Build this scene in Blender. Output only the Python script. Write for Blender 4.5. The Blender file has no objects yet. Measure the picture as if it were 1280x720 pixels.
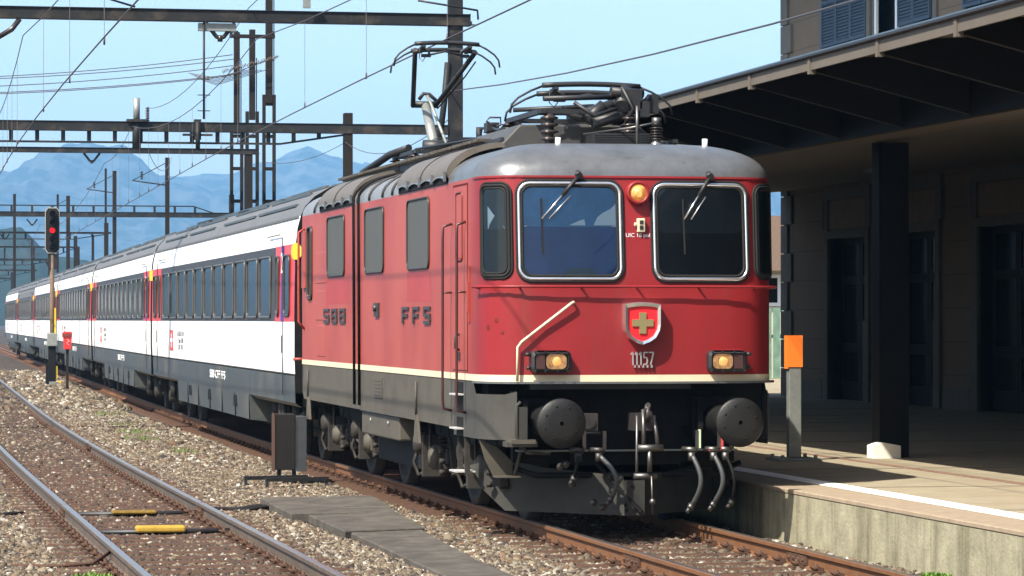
import bpy, bmesh, math, random
import numpy as np
from mathutils import Vector, Matrix
random.seed(7); rng = np.random.default_rng(11)
S = bpy.context.scene; COL = S.collection
R = math.radians
# ---------------------------------------------------------------- camera
CAMP = (-7.5071, -31.5604, 2.0251); FPX = 4167.6; YAW = .1964; PITCH = .0095
cd = bpy.data.cameras.new('camera'); cam = bpy.data.objects.new('camera', cd); COL.objects.link(cam)
cam.location = CAMP; cam.rotation_euler = (math.pi/2+PITCH, 0, -YAW)
cd.sensor_width = 36; cd.lens = FPX/1280*36; cd.clip_start = .5; cd.clip_end = 30000
S.camera = cam
# ---------------------------------------------------------------- world, sun, exposure
SUNV = Vector((-.67, -.51, 1.0)).normalized()
elev = math.asin(SUNV.z); azim = math.atan2(SUNV.x, SUNV.y)      # clockwise from +Y
w = bpy.data.worlds.new('World'); S.world = w; w.use_nodes = True
nt = w.node_tree; bg = nt.nodes['Background']
sky = nt.nodes.new('ShaderNodeTexSky'); sky.sky_type = 'NISHITA'; sky.sun_disc = False
sky.sun_elevation = elev; sky.sun_rotation = azim; sky.air_density = 1.0; sky.dust_density = 2.2; sky.ozone_density = .0
nt.links.new(sky.outputs[0], bg.inputs[0]); bg.inputs[1].default_value = .105
sd = bpy.data.lights.new('sun', 'SUN'); sd.energy = 4.6; sd.angle = R(.5); sd.color = (1, .935, .81)
so = bpy.data.objects.new('sun', sd); COL.objects.link(so); so.location = (-20, -20, 40)
so.rotation_euler = (-SUNV).to_track_quat('-Z', 'Y').to_euler()
vs = S.view_settings; vs.view_transform = 'Standard'; vs.look = 'None'; vs.gamma = 1; vs.use_curve_mapping = False
vs.exposure = 1.2
S.cycles.volume_bounces = 1; S.cycles.max_bounces = 8; S.cycles.diffuse_bounces = 2; S.cycles.transparent_max_bounces = 12

# ---------------------------------------------------------------- helpers
MATS = {}
def mat(name, col, rough=.6, metal=0., var=0., vscale=4., dirt=None, dscale=1.5, damt=0., bump=0., bscale=60., emit=None, estr=0., spec=None, streak=False, coat=0., thr=.5):
    if name in MATS: return MATS[name]
    m = bpy.data.materials.new(name); m.use_nodes = True; MATS[name] = m
    n = m.node_tree; N = n.nodes; L = n.links; b = N['Principled BSDF']
    b.inputs['Base Color'].default_value = (*col, 1); b.inputs['Roughness'].default_value = rough; b.inputs['Metallic'].default_value = metal
    if spec is None and rough >= .6: spec = .12
    if spec is not None: b.inputs['Specular IOR Level'].default_value = spec
    if coat: b.inputs['Coat Weight'].default_value = coat; b.inputs['Coat Roughness'].default_value = .12
    tc = N.new('ShaderNodeTexCoord'); src = None
    if var or damt or bump:
        c = None
        if var:
            t = N.new('ShaderNodeTexNoise'); t.inputs['Scale'].default_value = vscale; t.inputs['Detail'].default_value = 8; t.inputs['Roughness'].default_value = .65
            L.new(tc.outputs['Object'], t.inputs['Vector'])
            mr = N.new('ShaderNodeMapRange'); mr.inputs[1].default_value = .3; mr.inputs[2].default_value = .7; mr.inputs[3].default_value = 1-var; mr.inputs[4].default_value = 1+var
            L.new(t.outputs['Fac'], mr.inputs[0])
            mx = N.new('ShaderNodeMix'); mx.data_type = 'RGBA'; mx.blend_type = 'MULTIPLY'; mx.inputs[0].default_value = 1
            mx.inputs[6].default_value = (*col, 1); L.new(mr.outputs[0], mx.inputs[7]); c = mx.outputs[2]
        if damt:
            t = N.new('ShaderNodeTexNoise'); t.inputs['Scale'].default_value = dscale; t.inputs['Detail'].default_value = 9; t.inputs['Roughness'].default_value = .7
            if streak:
                mp = N.new('ShaderNodeMapping'); mp.inputs['Scale'].default_value = (1, 1, .12); L.new(tc.outputs['Object'], mp.inputs[0]); L.new(mp.outputs[0], t.inputs['Vector'])
            else: L.new(tc.outputs['Object'], t.inputs['Vector'])
            mr = N.new('ShaderNodeMapRange'); mr.inputs[1].default_value = thr; mr.inputs[2].default_value = thr+.18; mr.inputs[3].default_value = 0; mr.inputs[4].default_value = damt
            L.new(t.outputs['Fac'], mr.inputs[0])
            mx = N.new('ShaderNodeMix'); mx.data_type = 'RGBA'; L.new(mr.outputs[0], mx.inputs[0])
            if c is not None: L.new(c, mx.inputs[6])
            else: mx.inputs[6].default_value = (*col, 1)
            mx.inputs[7].default_value = (*(dirt or (.05, .04, .03)), 1); c = mx.outputs[2]
        if c is not None: L.new(c, b.inputs['Base Color'])
        if bump:
            t = N.new('ShaderNodeTexNoise'); t.inputs['Scale'].default_value = bscale; t.inputs['Detail'].default_value = 6; L.new(tc.outputs['Object'], t.inputs['Vector'])
            bp = N.new('ShaderNodeBump'); bp.inputs['Strength'].default_value = bump; bp.inputs['Distance'].default_value = .02
            L.new(t.outputs['Fac'], bp.inputs['Height']); L.new(bp.outputs[0], b.inputs['Normal'])
    if emit: b.inputs['Emission Color'].default_value = (*emit, 1); b.inputs['Emission Strength'].default_value = estr
    return m

class MB:
    def __init__(s): s.v = []; s.f = []; s.sm = []
    def add(s, vs, fs, smooth=False):
        o = len(s.v); s.v += [tuple(v) for v in vs]; s.f += [tuple(i+o for i in f) for f in fs]; s.sm += [smooth]*len(fs); return s
    def box(s, x0, x1, y0, y1, z0, z1):
        x0, x1 = min(x0, x1), max(x0, x1); y0, y1 = min(y0, y1), max(y0, y1); z0, z1 = min(z0, z1), max(z0, z1)
        vs = [(x, y, z) for x in (x0, x1) for y in (y0, y1) for z in (z0, z1)]
        return s.add(vs, [(0, 1, 3, 2), (4, 6, 7, 5), (0, 4, 5, 1), (2, 3, 7, 6), (0, 2, 6, 4), (1, 5, 7, 3)])
    def bar(s, a, b, w, h=None, up=(0, 0, 1)):
        h = h or w; a = Vector(a); b = Vector(b); d = (b-a).normalized(); u = Vector(up)
        if abs(d.dot(u)) > .98: u = Vector((0, 1, 0))
        r = d.cross(u).normalized(); u = r.cross(d)
        vs = [p+r*sx*w/2+u*sz*h/2 for p in (a, b) for sx, sz in ((-1, -1), (1, -1), (1, 1), (-1, 1))]
        return s.add(vs, [(0, 1, 2, 3), (7, 6, 5, 4), (0, 4, 5, 1), (1, 5, 6, 2), (2, 6, 7, 3), (3, 7, 4, 0)])
    def tube(s, pts, r, n=8, closed=False, cap=True):
        pts = [Vector(p) for p in pts]; N = len(pts); rs = r if isinstance(r, (list, tuple)) else [r]*N
        rings = []; ref = None
        for i, p in enumerate(pts):
            if closed: t = pts[(i+1) % N]-pts[i-1]
            else: t = pts[min(i+1, N-1)]-pts[max(i-1, 0)]
            t.normalize()
            if ref is None: ref = Vector((0, 0, 1)) if abs(t.z) < .9 else Vector((1, 0, 0))
            u = (ref-t*ref.dot(t)); 
            if u.length < 1e-4: u = t.orthogonal()
            u.normalize(); v = t.cross(u); ref = u
            rings += [p+(u*math.cos(2*math.pi*k/n)+v*math.sin(2*math.pi*k/n))*rs[i] for k in range(n)]
        fs = []; M = N if closed else N-1
        for i in range(M):
            j = (i+1) % N
            for k in range(n): fs.append((i*n+k, i*n+(k+1) % n, j*n+(k+1) % n, j*n+k))
        s.add(rings, fs, True)
        if cap and not closed:
            o = len(s.v)-len(rings); s.f += [tuple(o+k for k in range(n))[::-1], tuple(o+(N-1)*n+k for k in range(n))]; s.sm += [False, False]
        return s
    def cyl(s, a, b, r, r2=None, n=20): return s.tube([a, b], [r, r if r2 is None else r2], n)
    def lathe(s, c, axis, prof, n=24, smooth=True):   # prof: (t along axis, radius)
        c = Vector(c); ax = Vector(axis).normalized(); u = ax.orthogonal().normalized(); v = ax.cross(u); vs = []
        for t, r in prof: vs += [c+ax*t+(u*math.cos(2*math.pi*k/n)+v*math.sin(2*math.pi*k/n))*max(r, 1e-4) for k in range(n)]
        fs = [(i*n+k, i*n+(k+1) % n, (i+1)*n+(k+1) % n, (i+1)*n+k) for i in range(len(prof)-1) for k in range(n)]
        return s.add(vs, fs, smooth)
    def prism(s, poly, axis, a, b):    # poly 2D in the other two axes
        def P(p, t): return {'x': (t, p[0], p[1]), 'y': (p[0], t, p[1]), 'z': (p[0], p[1], t)}[axis]
        n = len(poly); vs = [P(p, a) for p in poly]+[P(p, b) for p in poly]
        return s.add(vs, [tuple(range(n)), tuple(range(2*n-1, n-1, -1))]+[(i, (i+1) % n, n+(i+1) % n, n+i) for i in range(n)])
    def sweep(s, prof, path, smooth=False):   # prof (x,z) along path of (x,y,z)
        n = len(prof); vs = []
        for (px, py, pz) in path: vs += [(px+a, py, pz+b) for a, b in prof]
        fs = [(i*n+k, i*n+(k+1) % n, (i+1)*n+(k+1) % n, (i+1)*n+k) for i in range(len(path)-1) for k in range(n)]
        fs += [tuple(range(n)), tuple((len(path)-1)*n+k for k in range(n))[::-1]]
        return s.add(vs, fs, smooth)
    def build(s, name, m, parent=None, loc=None):
        me = bpy.data.meshes.new(name); me.from_pydata(s.v, [], s.f); me.polygons.foreach_set('use_smooth', s.sm); me.validate(); 
        bm = bmesh.new(); bm.from_mesh(me); bmesh.ops.recalc_face_normals(bm, faces=bm.faces[:]); bm.to_mesh(me); bm.free()
        me.materials.append(m); o = bpy.data.objects.new(name, me); COL.objects.link(o)
        if parent is not None: o.parent = parent
        if loc: o.location = loc
        return o
def bevel(o, w=.01, seg=2):
    b = o.modifiers.new('bevel', 'BEVEL'); b.width = w; b.segments = seg; b.limit_method = 'ANGLE'; b.angle_limit = R(40); return o
def islands(name, mb, m, parent):      # one object for each separate piece
    par = list(range(len(mb.v)))
    def find(i):
        while par[i] != i: par[i] = par[par[i]]; i = par[i]
        return i
    for f in mb.f:
        for i in f[1:]: par[find(i)] = find(f[0])
    gr = {}
    for k, f in enumerate(mb.f): gr.setdefault(find(f[0]), []).append(k)
    out = []
    for ks in gr.values():
        used = sorted({i for k in ks for i in mb.f[k]}); mp = {i: n for n, i in enumerate(used)}; b = MB(); b.v = [mb.v[i] for i in used]; b.f = [tuple(mp[i] for i in mb.f[k]) for k in ks]; b.sm = [mb.sm[k] for k in ks]; out.append(b.build(name, m, parent))
    return out
def tag(o, label, cat, group=None):
    o['label'] = label; o['category'] = cat
    if group: o['group'] = group
    return o
def thing(name, label, cat, loc=(0, 0, 0), rz=0, group=None):
    o = bpy.data.objects.new(name, None); COL.objects.link(o); o.location = loc; o.rotation_euler = (0, 0, rz); o.empty_display_size = .3
    return tag(o, label, cat, group)
def struct(name, mb, m):
    o = mb.build(name, m); o['kind'] = 'structure'; return o
def kids(o): return [c for c in o.children]
def copy_tree(o, parent=None):
    c = o.copy(); COL.objects.link(c)
    if parent is not None: c.parent = parent
    for ch in kids(o): copy_tree(ch, c)
    return c
def text(name, body, size, m, parent, M, ext=.004, sx=1., bold=.0):
    cu = bpy.data.curves.new(name, 'FONT'); cu.body = body; cu.size = size; cu.extrude = ext; cu.offset = bold; cu.align_x = 'CENTER'; cu.align_y = 'CENTER'
    t = bpy.data.objects.new(name, cu); COL.objects.link(t); bpy.context.view_layer.update()
    me = bpy.data.meshes.new_from_object(t.evaluated_get(bpy.context.evaluated_depsgraph_get())); bpy.data.objects.remove(t)
    me.transform(Matrix.Diagonal((sx, 1, 1, 1))); me.transform(M); me.materials.clear(); me.materials.append(m)
    o = bpy.data.objects.new(name, me); COL.objects.link(o); o.parent = parent; return o
# text facing -X (read from the left side of the train), right = towards -Y; facing -Y
def face_left(x, y, z): return Matrix(((0, 0, -1, x), (-1, 0, 0, y), (0, 1, 0, z), (0, 0, 0, 1)))
def face_front(x, y, z): return Matrix(((1, 0, 0, x), (0, 0, -1, y), (0, 1, 0, z), (0, 0, 0, 1)))
def dev(y):      # how far the tracks have curved to the right at distance y
    if y < 10: return 0.
    if y < 45: return .0215*(y-10)**2/70
    return .0215*17.5+.0215*(y-45)
GZ = -.19        # top of the ground
# ---------------------------------------------------------------- materials
M_black = mat('black_underframe', (.007, .007, .0075), .7, spec=.15, var=.4, vscale=8, dirt=(.025, .02, .016), damt=.3, dscale=6)
M_grey = mat('grey_frame_paint', (.078, .070, .055), .65, spec=.3, var=.1, vscale=3, dirt=(.045, .038, .03), damt=.55, dscale=2.2, thr=.47, bump=.03)
M_running = mat('dusty_running_gear', (.030, .026, .022), .7, spec=.25, var=.3, vscale=9, dirt=(.035, .03, .027), damt=.7, dscale=4, bump=.3, bscale=40)
M_red = mat('red_paint_sunlit_sides', (.215, .015, .018), .42, var=.13, vscale=1.1, dirt=(.15, .04, .032), damt=.5, dscale=5, streak=True, thr=.52, spec=.35, bump=.015, bscale=3)
def paint_sunlit_sides():      # sunlight on the long sides painted in as lighter red than the nose
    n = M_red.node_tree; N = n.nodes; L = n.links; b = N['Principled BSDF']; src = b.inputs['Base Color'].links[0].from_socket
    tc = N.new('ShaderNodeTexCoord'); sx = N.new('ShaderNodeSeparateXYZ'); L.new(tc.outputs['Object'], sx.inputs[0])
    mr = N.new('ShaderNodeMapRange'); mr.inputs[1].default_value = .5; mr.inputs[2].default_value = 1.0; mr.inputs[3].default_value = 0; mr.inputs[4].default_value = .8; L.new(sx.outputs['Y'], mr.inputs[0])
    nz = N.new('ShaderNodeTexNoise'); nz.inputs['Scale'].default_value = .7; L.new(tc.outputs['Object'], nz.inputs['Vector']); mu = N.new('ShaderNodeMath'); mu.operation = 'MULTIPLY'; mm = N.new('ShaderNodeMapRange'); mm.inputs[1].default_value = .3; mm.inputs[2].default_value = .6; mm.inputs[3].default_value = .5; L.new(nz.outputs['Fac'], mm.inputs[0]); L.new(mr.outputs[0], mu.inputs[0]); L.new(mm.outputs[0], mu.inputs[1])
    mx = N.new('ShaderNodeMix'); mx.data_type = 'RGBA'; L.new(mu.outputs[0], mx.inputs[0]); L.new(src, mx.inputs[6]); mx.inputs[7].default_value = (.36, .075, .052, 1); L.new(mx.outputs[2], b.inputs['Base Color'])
paint_sunlit_sides()
M_cream = mat('cream_stripe_paint', (.62, .54, .38), .5, var=.1, vscale=6, dirt=(.4, .3, .17), damt=.35, dscale=3)
M_silver = mat('weathered_silver_roof', (.15, .155, .16), .36, .5, var=.22, vscale=4, dirt=(.07, .055, .045), damt=.8, dscale=11, bump=.15, bscale=9, thr=.585)
M_mainroof = mat('bright_roof_sheet', (.25, .255, .26), .4, .5, var=.15, vscale=5, dirt=(.2, .17, .13), damt=.5, dscale=6)
M_brownroof = mat('brown_roof_panel', (.13, .11, .09), .5, .25, var=.15, vscale=4, dirt=(.09, .07, .05), damt=.5, dscale=3, bump=.05, bscale=10)
M_dkroof = mat('dark_roof_equipment', (.022, .022, .024), .5, .2, var=.25, vscale=8)
M_steel = mat('bare_steel', (.13, .125, .12), .42, .85, var=.15, vscale=20)
M_chrome = mat('polished_frame_metal', (.75, .75, .75), .22, .9)
M_glass = mat('dark_cab_glass', (.010, .028, .07), .04, 0, spec=.9, var=.3, vscale=1.2)
M_glass2 = mat('dark_side_glass', (.012, .016, .018), .06, 0, spec=.7)
M_matglass = mat('tinted_body_glass', (.065, .063, .054), .5, 0, spec=.4, var=.08, vscale=3)
M_rubber = mat('black_rubber', (.02, .02, .02), .6)
M_hose = mat('grey_brake_hose', (.045, .048, .05), .4)
M_white = mat('clean_white_paint', (.88, .88, .87), .35, var=.015, vscale=1, dirt=(.6, .58, .54), damt=.25, dscale=.9, coat=.2, streak=True)
M_band = mat('dark_window_band', (.030, .027, .027), .45, 0, dirt=(.05, .042, .038), damt=.4, dscale=2, streak=True)
M_cglass = mat('coach_window_glass', (.016, .016, .017), .12, spec=.2, var=.3, vscale=1.5)
M_cred = mat('bright_door_red', (.62, .03, .03), .35, coat=.2)
M_cblue = mat('blue_class_stripe', (.03, .03, .26), .4)
M_yellow = mat('yellow_paint', (.62, .45, .02), .5, var=.1)
M_cgrey = mat('coach_roof_grey', (.105, .105, .11), .55, var=.1, vscale=2, dirt=(.09, .085, .08), damt=.5, dscale=1, bump=.02)
M_skirt = mat('coach_skirt_grey', (.042, .052, .056), .4, var=.12, vscale=2, dirt=(.16, .13, .09), damt=.5, dscale=.9, bump=.1, bscale=4)
M_gantry = mat('dark_gantry_steel', (.018, .019, .02), .6, .2, spec=.3, var=.2, vscale=3, dirt=(.16, .12, .09), damt=.35, dscale=2)
M_mast = mat('brown_mast_steel', (.022, .018, .015), .65, .1, var=.2, vscale=3)
M_wire = mat('oxidised_wire', (.09, .075, .07), .5, .4)
M_ins = mat('brown_porcelain', (.03, .022, .02), .25)
M_letter = mat('dark_metal_letters', (.055, .05, .05), .45, .5)
M_num = mat('bright_number_metal', (.6, .6, .62), .3, .7)
M_textw = mat('white_lettering', (.8, .8, .8), .5)
M_concrete = mat('stained_concrete', (.27, .25, .175), .9, var=.25, vscale=5, dirt=(.10, .09, .055), damt=.75, dscale=3.1, streak=True, bump=.4, bscale=30, thr=.47)
M_coping = mat('platform_coping', (.27, .215, .155), .85, var=.15, vscale=9, bump=.2)
M_plat = mat('platform_paving', (.265, .23, .165), .9, var=.14, vscale=2.5, dirt=(.24, .18, .125), damt=.6, dscale=.8, bump=.2, bscale=80)
M_wline = mat('worn_white_line', (.85, .84, .8), .8, var=.08, vscale=30, dirt=(.5, .44, .36), damt=.5, dscale=14)
M_wood = mat('weathered_plank', (.075, .067, .058), .85, var=.3, vscale=3, dirt=(.13, .12, .10), damt=.6, dscale=5, bump=.3, bscale=40)
M_plaster = mat('beige_plaster', (.22, .19, .15), .9, var=.08, vscale=2, bump=.1)
M_stone = mat('grey_stone_surround', (.17, .16, .14), .85, var=.12, vscale=5)
M_shutter = mat('blue_grey_shutter', (.07, .105, .15), .6, var=.1)
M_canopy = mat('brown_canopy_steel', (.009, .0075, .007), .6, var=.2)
M_plough = mat('plough_grey', (.04, .039, .035), .7, spec=.2, var=.2, vscale=5)
M_fascia = mat('grey_brown_fascia', (.115, .098, .08), .6, var=.12, vscale=2)
M_soffit = mat('pale_soffit_boards', (.24, .195, .145), .8, var=.1)
M_ceil = mat('pale_canopy_ceiling', (.20, .175, .145), .85)
M_orange = mat('orange_panel', (.9, .2, .02), .5)
M_galv = mat('galvanised_post', (.24, .255, .24), .5, .4, var=.15, vscale=10)
M_sleeper = mat('rusty_steel_sleeper', (.080, .045, .031), .75, var=.25, vscale=7, dirt=(.06, .036, .025), damt=.6, dscale=4, bump=.3)
M_railrust = mat('rusty_rail_side', (.15, .07, .034), .7, var=.2, vscale=6, dirt=(.10, .07, .05), damt=.5, dscale=3)
M_railgrey = mat('grey_brown_rail_side', (.095, .072, .054), .55, .2, var=.2, vscale=6, dirt=(.20, .12, .07), damt=.5, dscale=1.5)
M_railtop = mat('polished_rail_head', (.36, .31, .27), .32, .85, var=.1, vscale=10)
# ================================================================ SETTING
def noise_ground():
    m = bpy.data.materials.new('gravel_ground'); m.use_nodes = True; n = m.node_tree; N = n.nodes; L = n.links; b = N['Principled BSDF']; b.inputs['Roughness'].default_value = .95
    tc = N.new('ShaderNodeTexCoord'); vo = N.new('ShaderNodeTexVoronoi'); vo.inputs['Scale'].default_value = 17; L.new(tc.outputs['Object'], vo.inputs['Vector'])
    cr = N.new('ShaderNodeValToRGB'); cr.color_ramp.elements[0].color = (.016, .011, .008, 1); cr.color_ramp.elements[1].color = (.09, .065, .045, 1)
    sp = N.new('ShaderNodeSeparateColor'); L.new(vo.outputs['Color'], sp.inputs[0]); L.new(sp.outputs[0], cr.inputs[0])
    nz = N.new('ShaderNodeTexNoise'); nz.inputs['Scale'].default_value = .5; nz.inputs['Detail'].default_value = 6; L.new(tc.outputs['Object'], nz.inputs['Vector'])
    mx = N.new('ShaderNodeMix'); mx.data_type = 'RGBA'; mx.blend_type = 'MULTIPLY'; mx.inputs[0].default_value = .6; L.new(cr.outputs[0], mx.inputs[6]); L.new(nz.outputs['Fac'], mx.inputs[7])
    L.new(mx.outputs[2], b.inputs['Base Color'])
    bp = N.new('ShaderNodeBump'); bp.inputs['Strength'].default_value = .9; bp.inputs['Distance'].default_value = .05; bp.invert = True; L.new(vo.outputs['Distance'], bp.inputs['Height']); L.new(bp.outputs[0], b.inputs['Normal'])
    return m
g = MB(); g.add([(-6000, -400, GZ), (6000, -400, GZ), (6000, 6690, GZ), (-6000, 6690, GZ)], [(0, 1, 2, 3)]); ground = struct('ground', g, noise_ground())

# mountains: real terrain at 5-6 km, height from a ridge profile
def terrain(name, prof, d0, d1, x0, x1, nx, ny, amp, m, seed):
    xs = np.linspace(x0, x1, nx); ts = np.linspace(0, 1, ny); r2 = np.random.default_rng(seed)
    px = np.array([p[0] for p in prof]); pz = np.array([p[1] for p in prof])
    X, T = np.meshgrid(xs, ts); H = np.interp(X, px, pz)
    nz = np.zeros_like(X)
    for o in range(7):
        f = 2**o/ (x1-x0)*9
        for _ in range(3):
            a, b, c, d = r2.uniform(0, 6.28, 4); k = r2.uniform(.6, 1.4)
            nz += (1-2*np.abs(np.sin(X*f*k*math.cos(a)+T*(d1-d0)*f*k*math.sin(a)*1.3+b+.8*np.sin(X*f*.37+c))))/1.75**o/3
    env = np.sin(np.clip(T, 0, 1)*math.pi/2)**1.2
    Z = H*env+amp*nz*env*(.35+.65*np.sin(T*math.pi))
    # beyond the ridge fall away
    Y = d0+(d1-d0)*T
    vs = np.stack([X, Y, Z+GZ-2], -1).reshape(-1, 3)
    fs = [(j*nx+i, j*nx+i+1, (j+1)*nx+i+1, (j+1)*nx+i) for j in range(ny-1) for i in range(nx-1)]
    b = MB(); b.add(vs.tolist(), fs, True); b.add([(x0, d1, GZ-2), (x1, d1, GZ-2), (x1, d1+400, GZ-2), (x0, d1+400, GZ-2)], [(0, 1, 2, 3)])
    # back slope
    last = vs.reshape(ny, nx, 3)[-1]; bk = [(p[0], p[1]+600, GZ-2) for p in last]
    b.add(last.tolist()+bk, [(i, i+1, nx+i+1, nx+i) for i in range(nx-1)], True)
    return struct(name, b, m)
def terrmat(name, a, c, sc, thr):
    m = bpy.data.materials.new(name); m.use_nodes = True; n = m.node_tree; N = n.nodes; L = n.links; b = N['Principled BSDF']; b.inputs['Roughness'].default_value = 1
    b.inputs['Specular IOR Level'].default_value = .1
    tc = N.new('ShaderNodeTexCoord'); nz = N.new('ShaderNodeTexNoise'); nz.inputs['Scale'].default_value = sc; nz.inputs['Detail'].default_value = 12; nz.inputs['Roughness'].default_value = .7; L.new(tc.outputs['Object'], nz.inputs['Vector'])
    cr = N.new('ShaderNodeValToRGB'); cr.color_ramp.elements[0].position = thr; cr.color_ramp.elements[1].position = thr+.1; cr.color_ramp.elements[0].color = (*a, 1); cr.color_ramp.elements[1].color = (*c, 1)
    L.new(nz.outputs['Fac'], cr.inputs[0]); L.new(cr.outputs[0], b.inputs['Base Color']); return m
def pix(px, py, y):     # world X,Z of a picture point at depth y (used only to size far terrain from the photograph)
    th = YAW+math.atan((px-640)/FPX); X = CAMP[0]+(y-CAMP[1])*math.tan(th); D = math.hypot(X-CAMP[0], y-CAMP[1]); 
    return X, CAMP[2]+D*(400-py)/math.hypot(FPX, px-640)
DM = 6000
ridge = [pix(a, b, DM) for a, b in [(-700, 230), (-300, 205), (-120, 215), (-40, 190), (0, 194), (40, 196), (78, 203), (95, 215), (130, 206), (165, 214), (195, 203), (235, 199), (265, 191), (300, 188), (345, 174), (372, 174), (400, 183), (430, 192), (470, 207), (520, 222), (600, 236), (700, 230), (800, 226), (960, 238), (1100, 220), (1500, 235)]]
terrain('mountains', ridge, 3800, DM, ridge[0][0], ridge[-1][0], 420, 90, 85, terrmat('alpine_slope', (.015, .026, .024), (.055, .065, .065), .022, .45), 3)
hill = [pix(a, b, 1500) for a, b in [(-500, 300), (-100, 290), (0, 282), (18, 280), (40, 300), (62, 312), (95, 312), (125, 322), (150, 330), (240, 345), (400, 352), (700, 350), (1100, 345)]]
terrain('wooded_hill', hill, 1150, 1500, hill[0][0], hill[-1][0], 400, 30, 7, terrmat('forest_slope', (.014, .024, .016), (.03, .042, .025), .03, .5), 8)

# platform
PX = 1.5; PZ = .37
b = MB(); b.box(PX+.5, 30, -45, 75, PZ-.02, PZ); struct('platform', b, M_plat)
b = MB()
for y in np.arange(-45, 75, 5.0): b.box(PX, PX+.30, y+.012+.5, y+5-.012+.5, -.6, PZ-.045)
struct('platform_wall', b, M_concrete)
b = MB(); b.box(PX+.05, PX+.48, -44, 75, -.6, PZ-.05); struct('platform_wall_core', b, M_rubber)
b = MB()
for y in np.arange(-45, 75, 2.5): b.box(PX-.008, PX+.49, y+.505, y+2.995, PZ-.043, PZ+.002)
bevel(struct('platform_edge', b, M_coping), .008, 1)
b = MB(); b.box(2.03, 2.28, -45, 75, PZ+.001, PZ+.005); struct('platform_line', b, M_wline)
b = MB()
for y in np.arange(-44, 74, .125): b.box(4.02, 4.14, y+.006, y+.119, PZ+.001, PZ+.006)
struct('platform_brick_strip', b, mat('red_brick_strip', (.19, .12, .09), .9, var=.3, vscale=9))
b = MB()
for y in np.arange(-44, 74, 4.): b.box(2.3, 12.2, y, y+.015, PZ+.001, PZ+.004)
struct('platform_joint', b, mat('dark_paving_joint', (.12, .10, .08), .9))

# ---------------------------------------------------------------- tracks
RP = [(-.075, -.16), (.075, -.16), (.075, -.148), (.012, -.128), (.010, -.045), (.036, -.034), (.036, -.004), (.032, 0), (-.032, 0), (-.036, -.004), (-.036, -.034), (-.010, -.045), (-.012, -.128), (-.075, -.148)]
RTOP = [(-.0315, -.001), (.0315, -.001), (.030, .0015), (-.030, .0015)]
def fasten_mb():
    out = []
    for rx in (-.7525, .7525):
        for sx in (-1, 1):
            b = MB(); out.append(b)
            x = rx+sx*.125
            b.box(x-.05, x+.05, -.085, .085, -.165, -.142); b.box(rx+sx*.055, rx+sx*.12, -.04, .04, -.146, -.115)
            b.cyl((rx+sx*.115, 0, -.16), (rx+sx*.115, 0, -.085), .016, n=6); b.cyl((rx+sx*.115, 0, -.125), (rx+sx*.115, 0, -.105), .032, n=6)
            b.tube([(x, -.05, -.13), (x+sx*.03, -.03, -.11), (x+sx*.03, .03, -.11), (x, .05, -.13)], .012, 5)
    return out
def sleeper_mb():
    prof = [(-.12, -.26), (-.10, -.19), (-.07, -.150), (.07, -.150), (.10, -.19), (.12, -.26)]
    b = MB(); n = len(prof); vs = []
    for x, dz in ((-1.25, -.10), (-1.19, 0), (-.3, -.004), (.3, -.004), (1.19, 0), (1.25, -.10)): vs += [(x, p, q+dz) for p, q in prof]
    b.add(vs, [(i*n+k, i*n+k+1, (i+1)*n+k+1, (i+1)*n+k) for i in range(5) for k in range(n-1)]+[tuple(range(n)), tuple(range(5*n, 6*n))]); return b
def track(cx, ya, yb, label, side, group):
    t = thing('railway_track', label, 'railway track', (cx, ya, 0), 0, group)
    ys = list(np.arange(ya, 60, 3))+list(np.arange(60, yb, 8))
    for rx in (-.7525, .7525):
        path = [(rx+dev(y), y-ya, 0) for y in ys]
        r = MB().sweep(RP, path).build('rail', side, t); MB().sweep(RTOP, path).build('rail_head', M_railtop, r)
        j = MB()
        for y in (5.3, 23.3) if cx < -2 else (-3.1,):
            j = MB()
            for sx in (-1, 1): j.box(rx+sx*.014, rx+sx*.034, y-ya-.3, y-ya+.3, -.125, -.048)
            for q in (-.22, -.08, .08, .22): j.cyl((rx-.05, y-ya+q, -.085), (rx+.05, y-ya+q, -.085), .014, n=6)
            j.box(rx-.0375, rx+.0375, y-ya-.006, y-ya+.006, -.05, .003)
            j.build('joint_plate', M_sleeper, r)
    smb = sleeper_mb(); fm = fasten_mb(); s0 = None; rest = MB(); y = ya+.2; k = 0
    while y < yb:
        jx = random.uniform(-.02, .02); 
        if k < 100:
            if s0 is None:
                s0 = smb.build('sleeper', M_sleeper, t); F0 = [q.build('rail_fastening', M_sleeper, s0) for q in fm]; s = s0
            else:
                s = s0.copy(); COL.objects.link(s); s.parent = t
                for f0 in F0: f = f0.copy(); COL.objects.link(f); f.parent = s
            s.location = (dev(y)+jx*0, y-ya, random.uniform(.010, .015)); s.rotation_euler = (0, 0, -math.atan((dev(y+1)-dev(y))))
        else:
            rest.add([(v[0]+dev(y), v[1]+y-ya, v[2]) for v in smb.v], smb.f)
        y += .6; k += 1
    o = rest.build('sleepers_far_off', M_sleeper, t); o['kind'] = 'stuff'
    return t
track(0, -12, 260, 'rusty brown track that the red locomotive and its train stand on', M_railrust, None)
track(-4.43, -12, 260, 'empty grey-railed railway track left of the train, crossed by two yellow blocks', M_railgrey, None)

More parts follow.
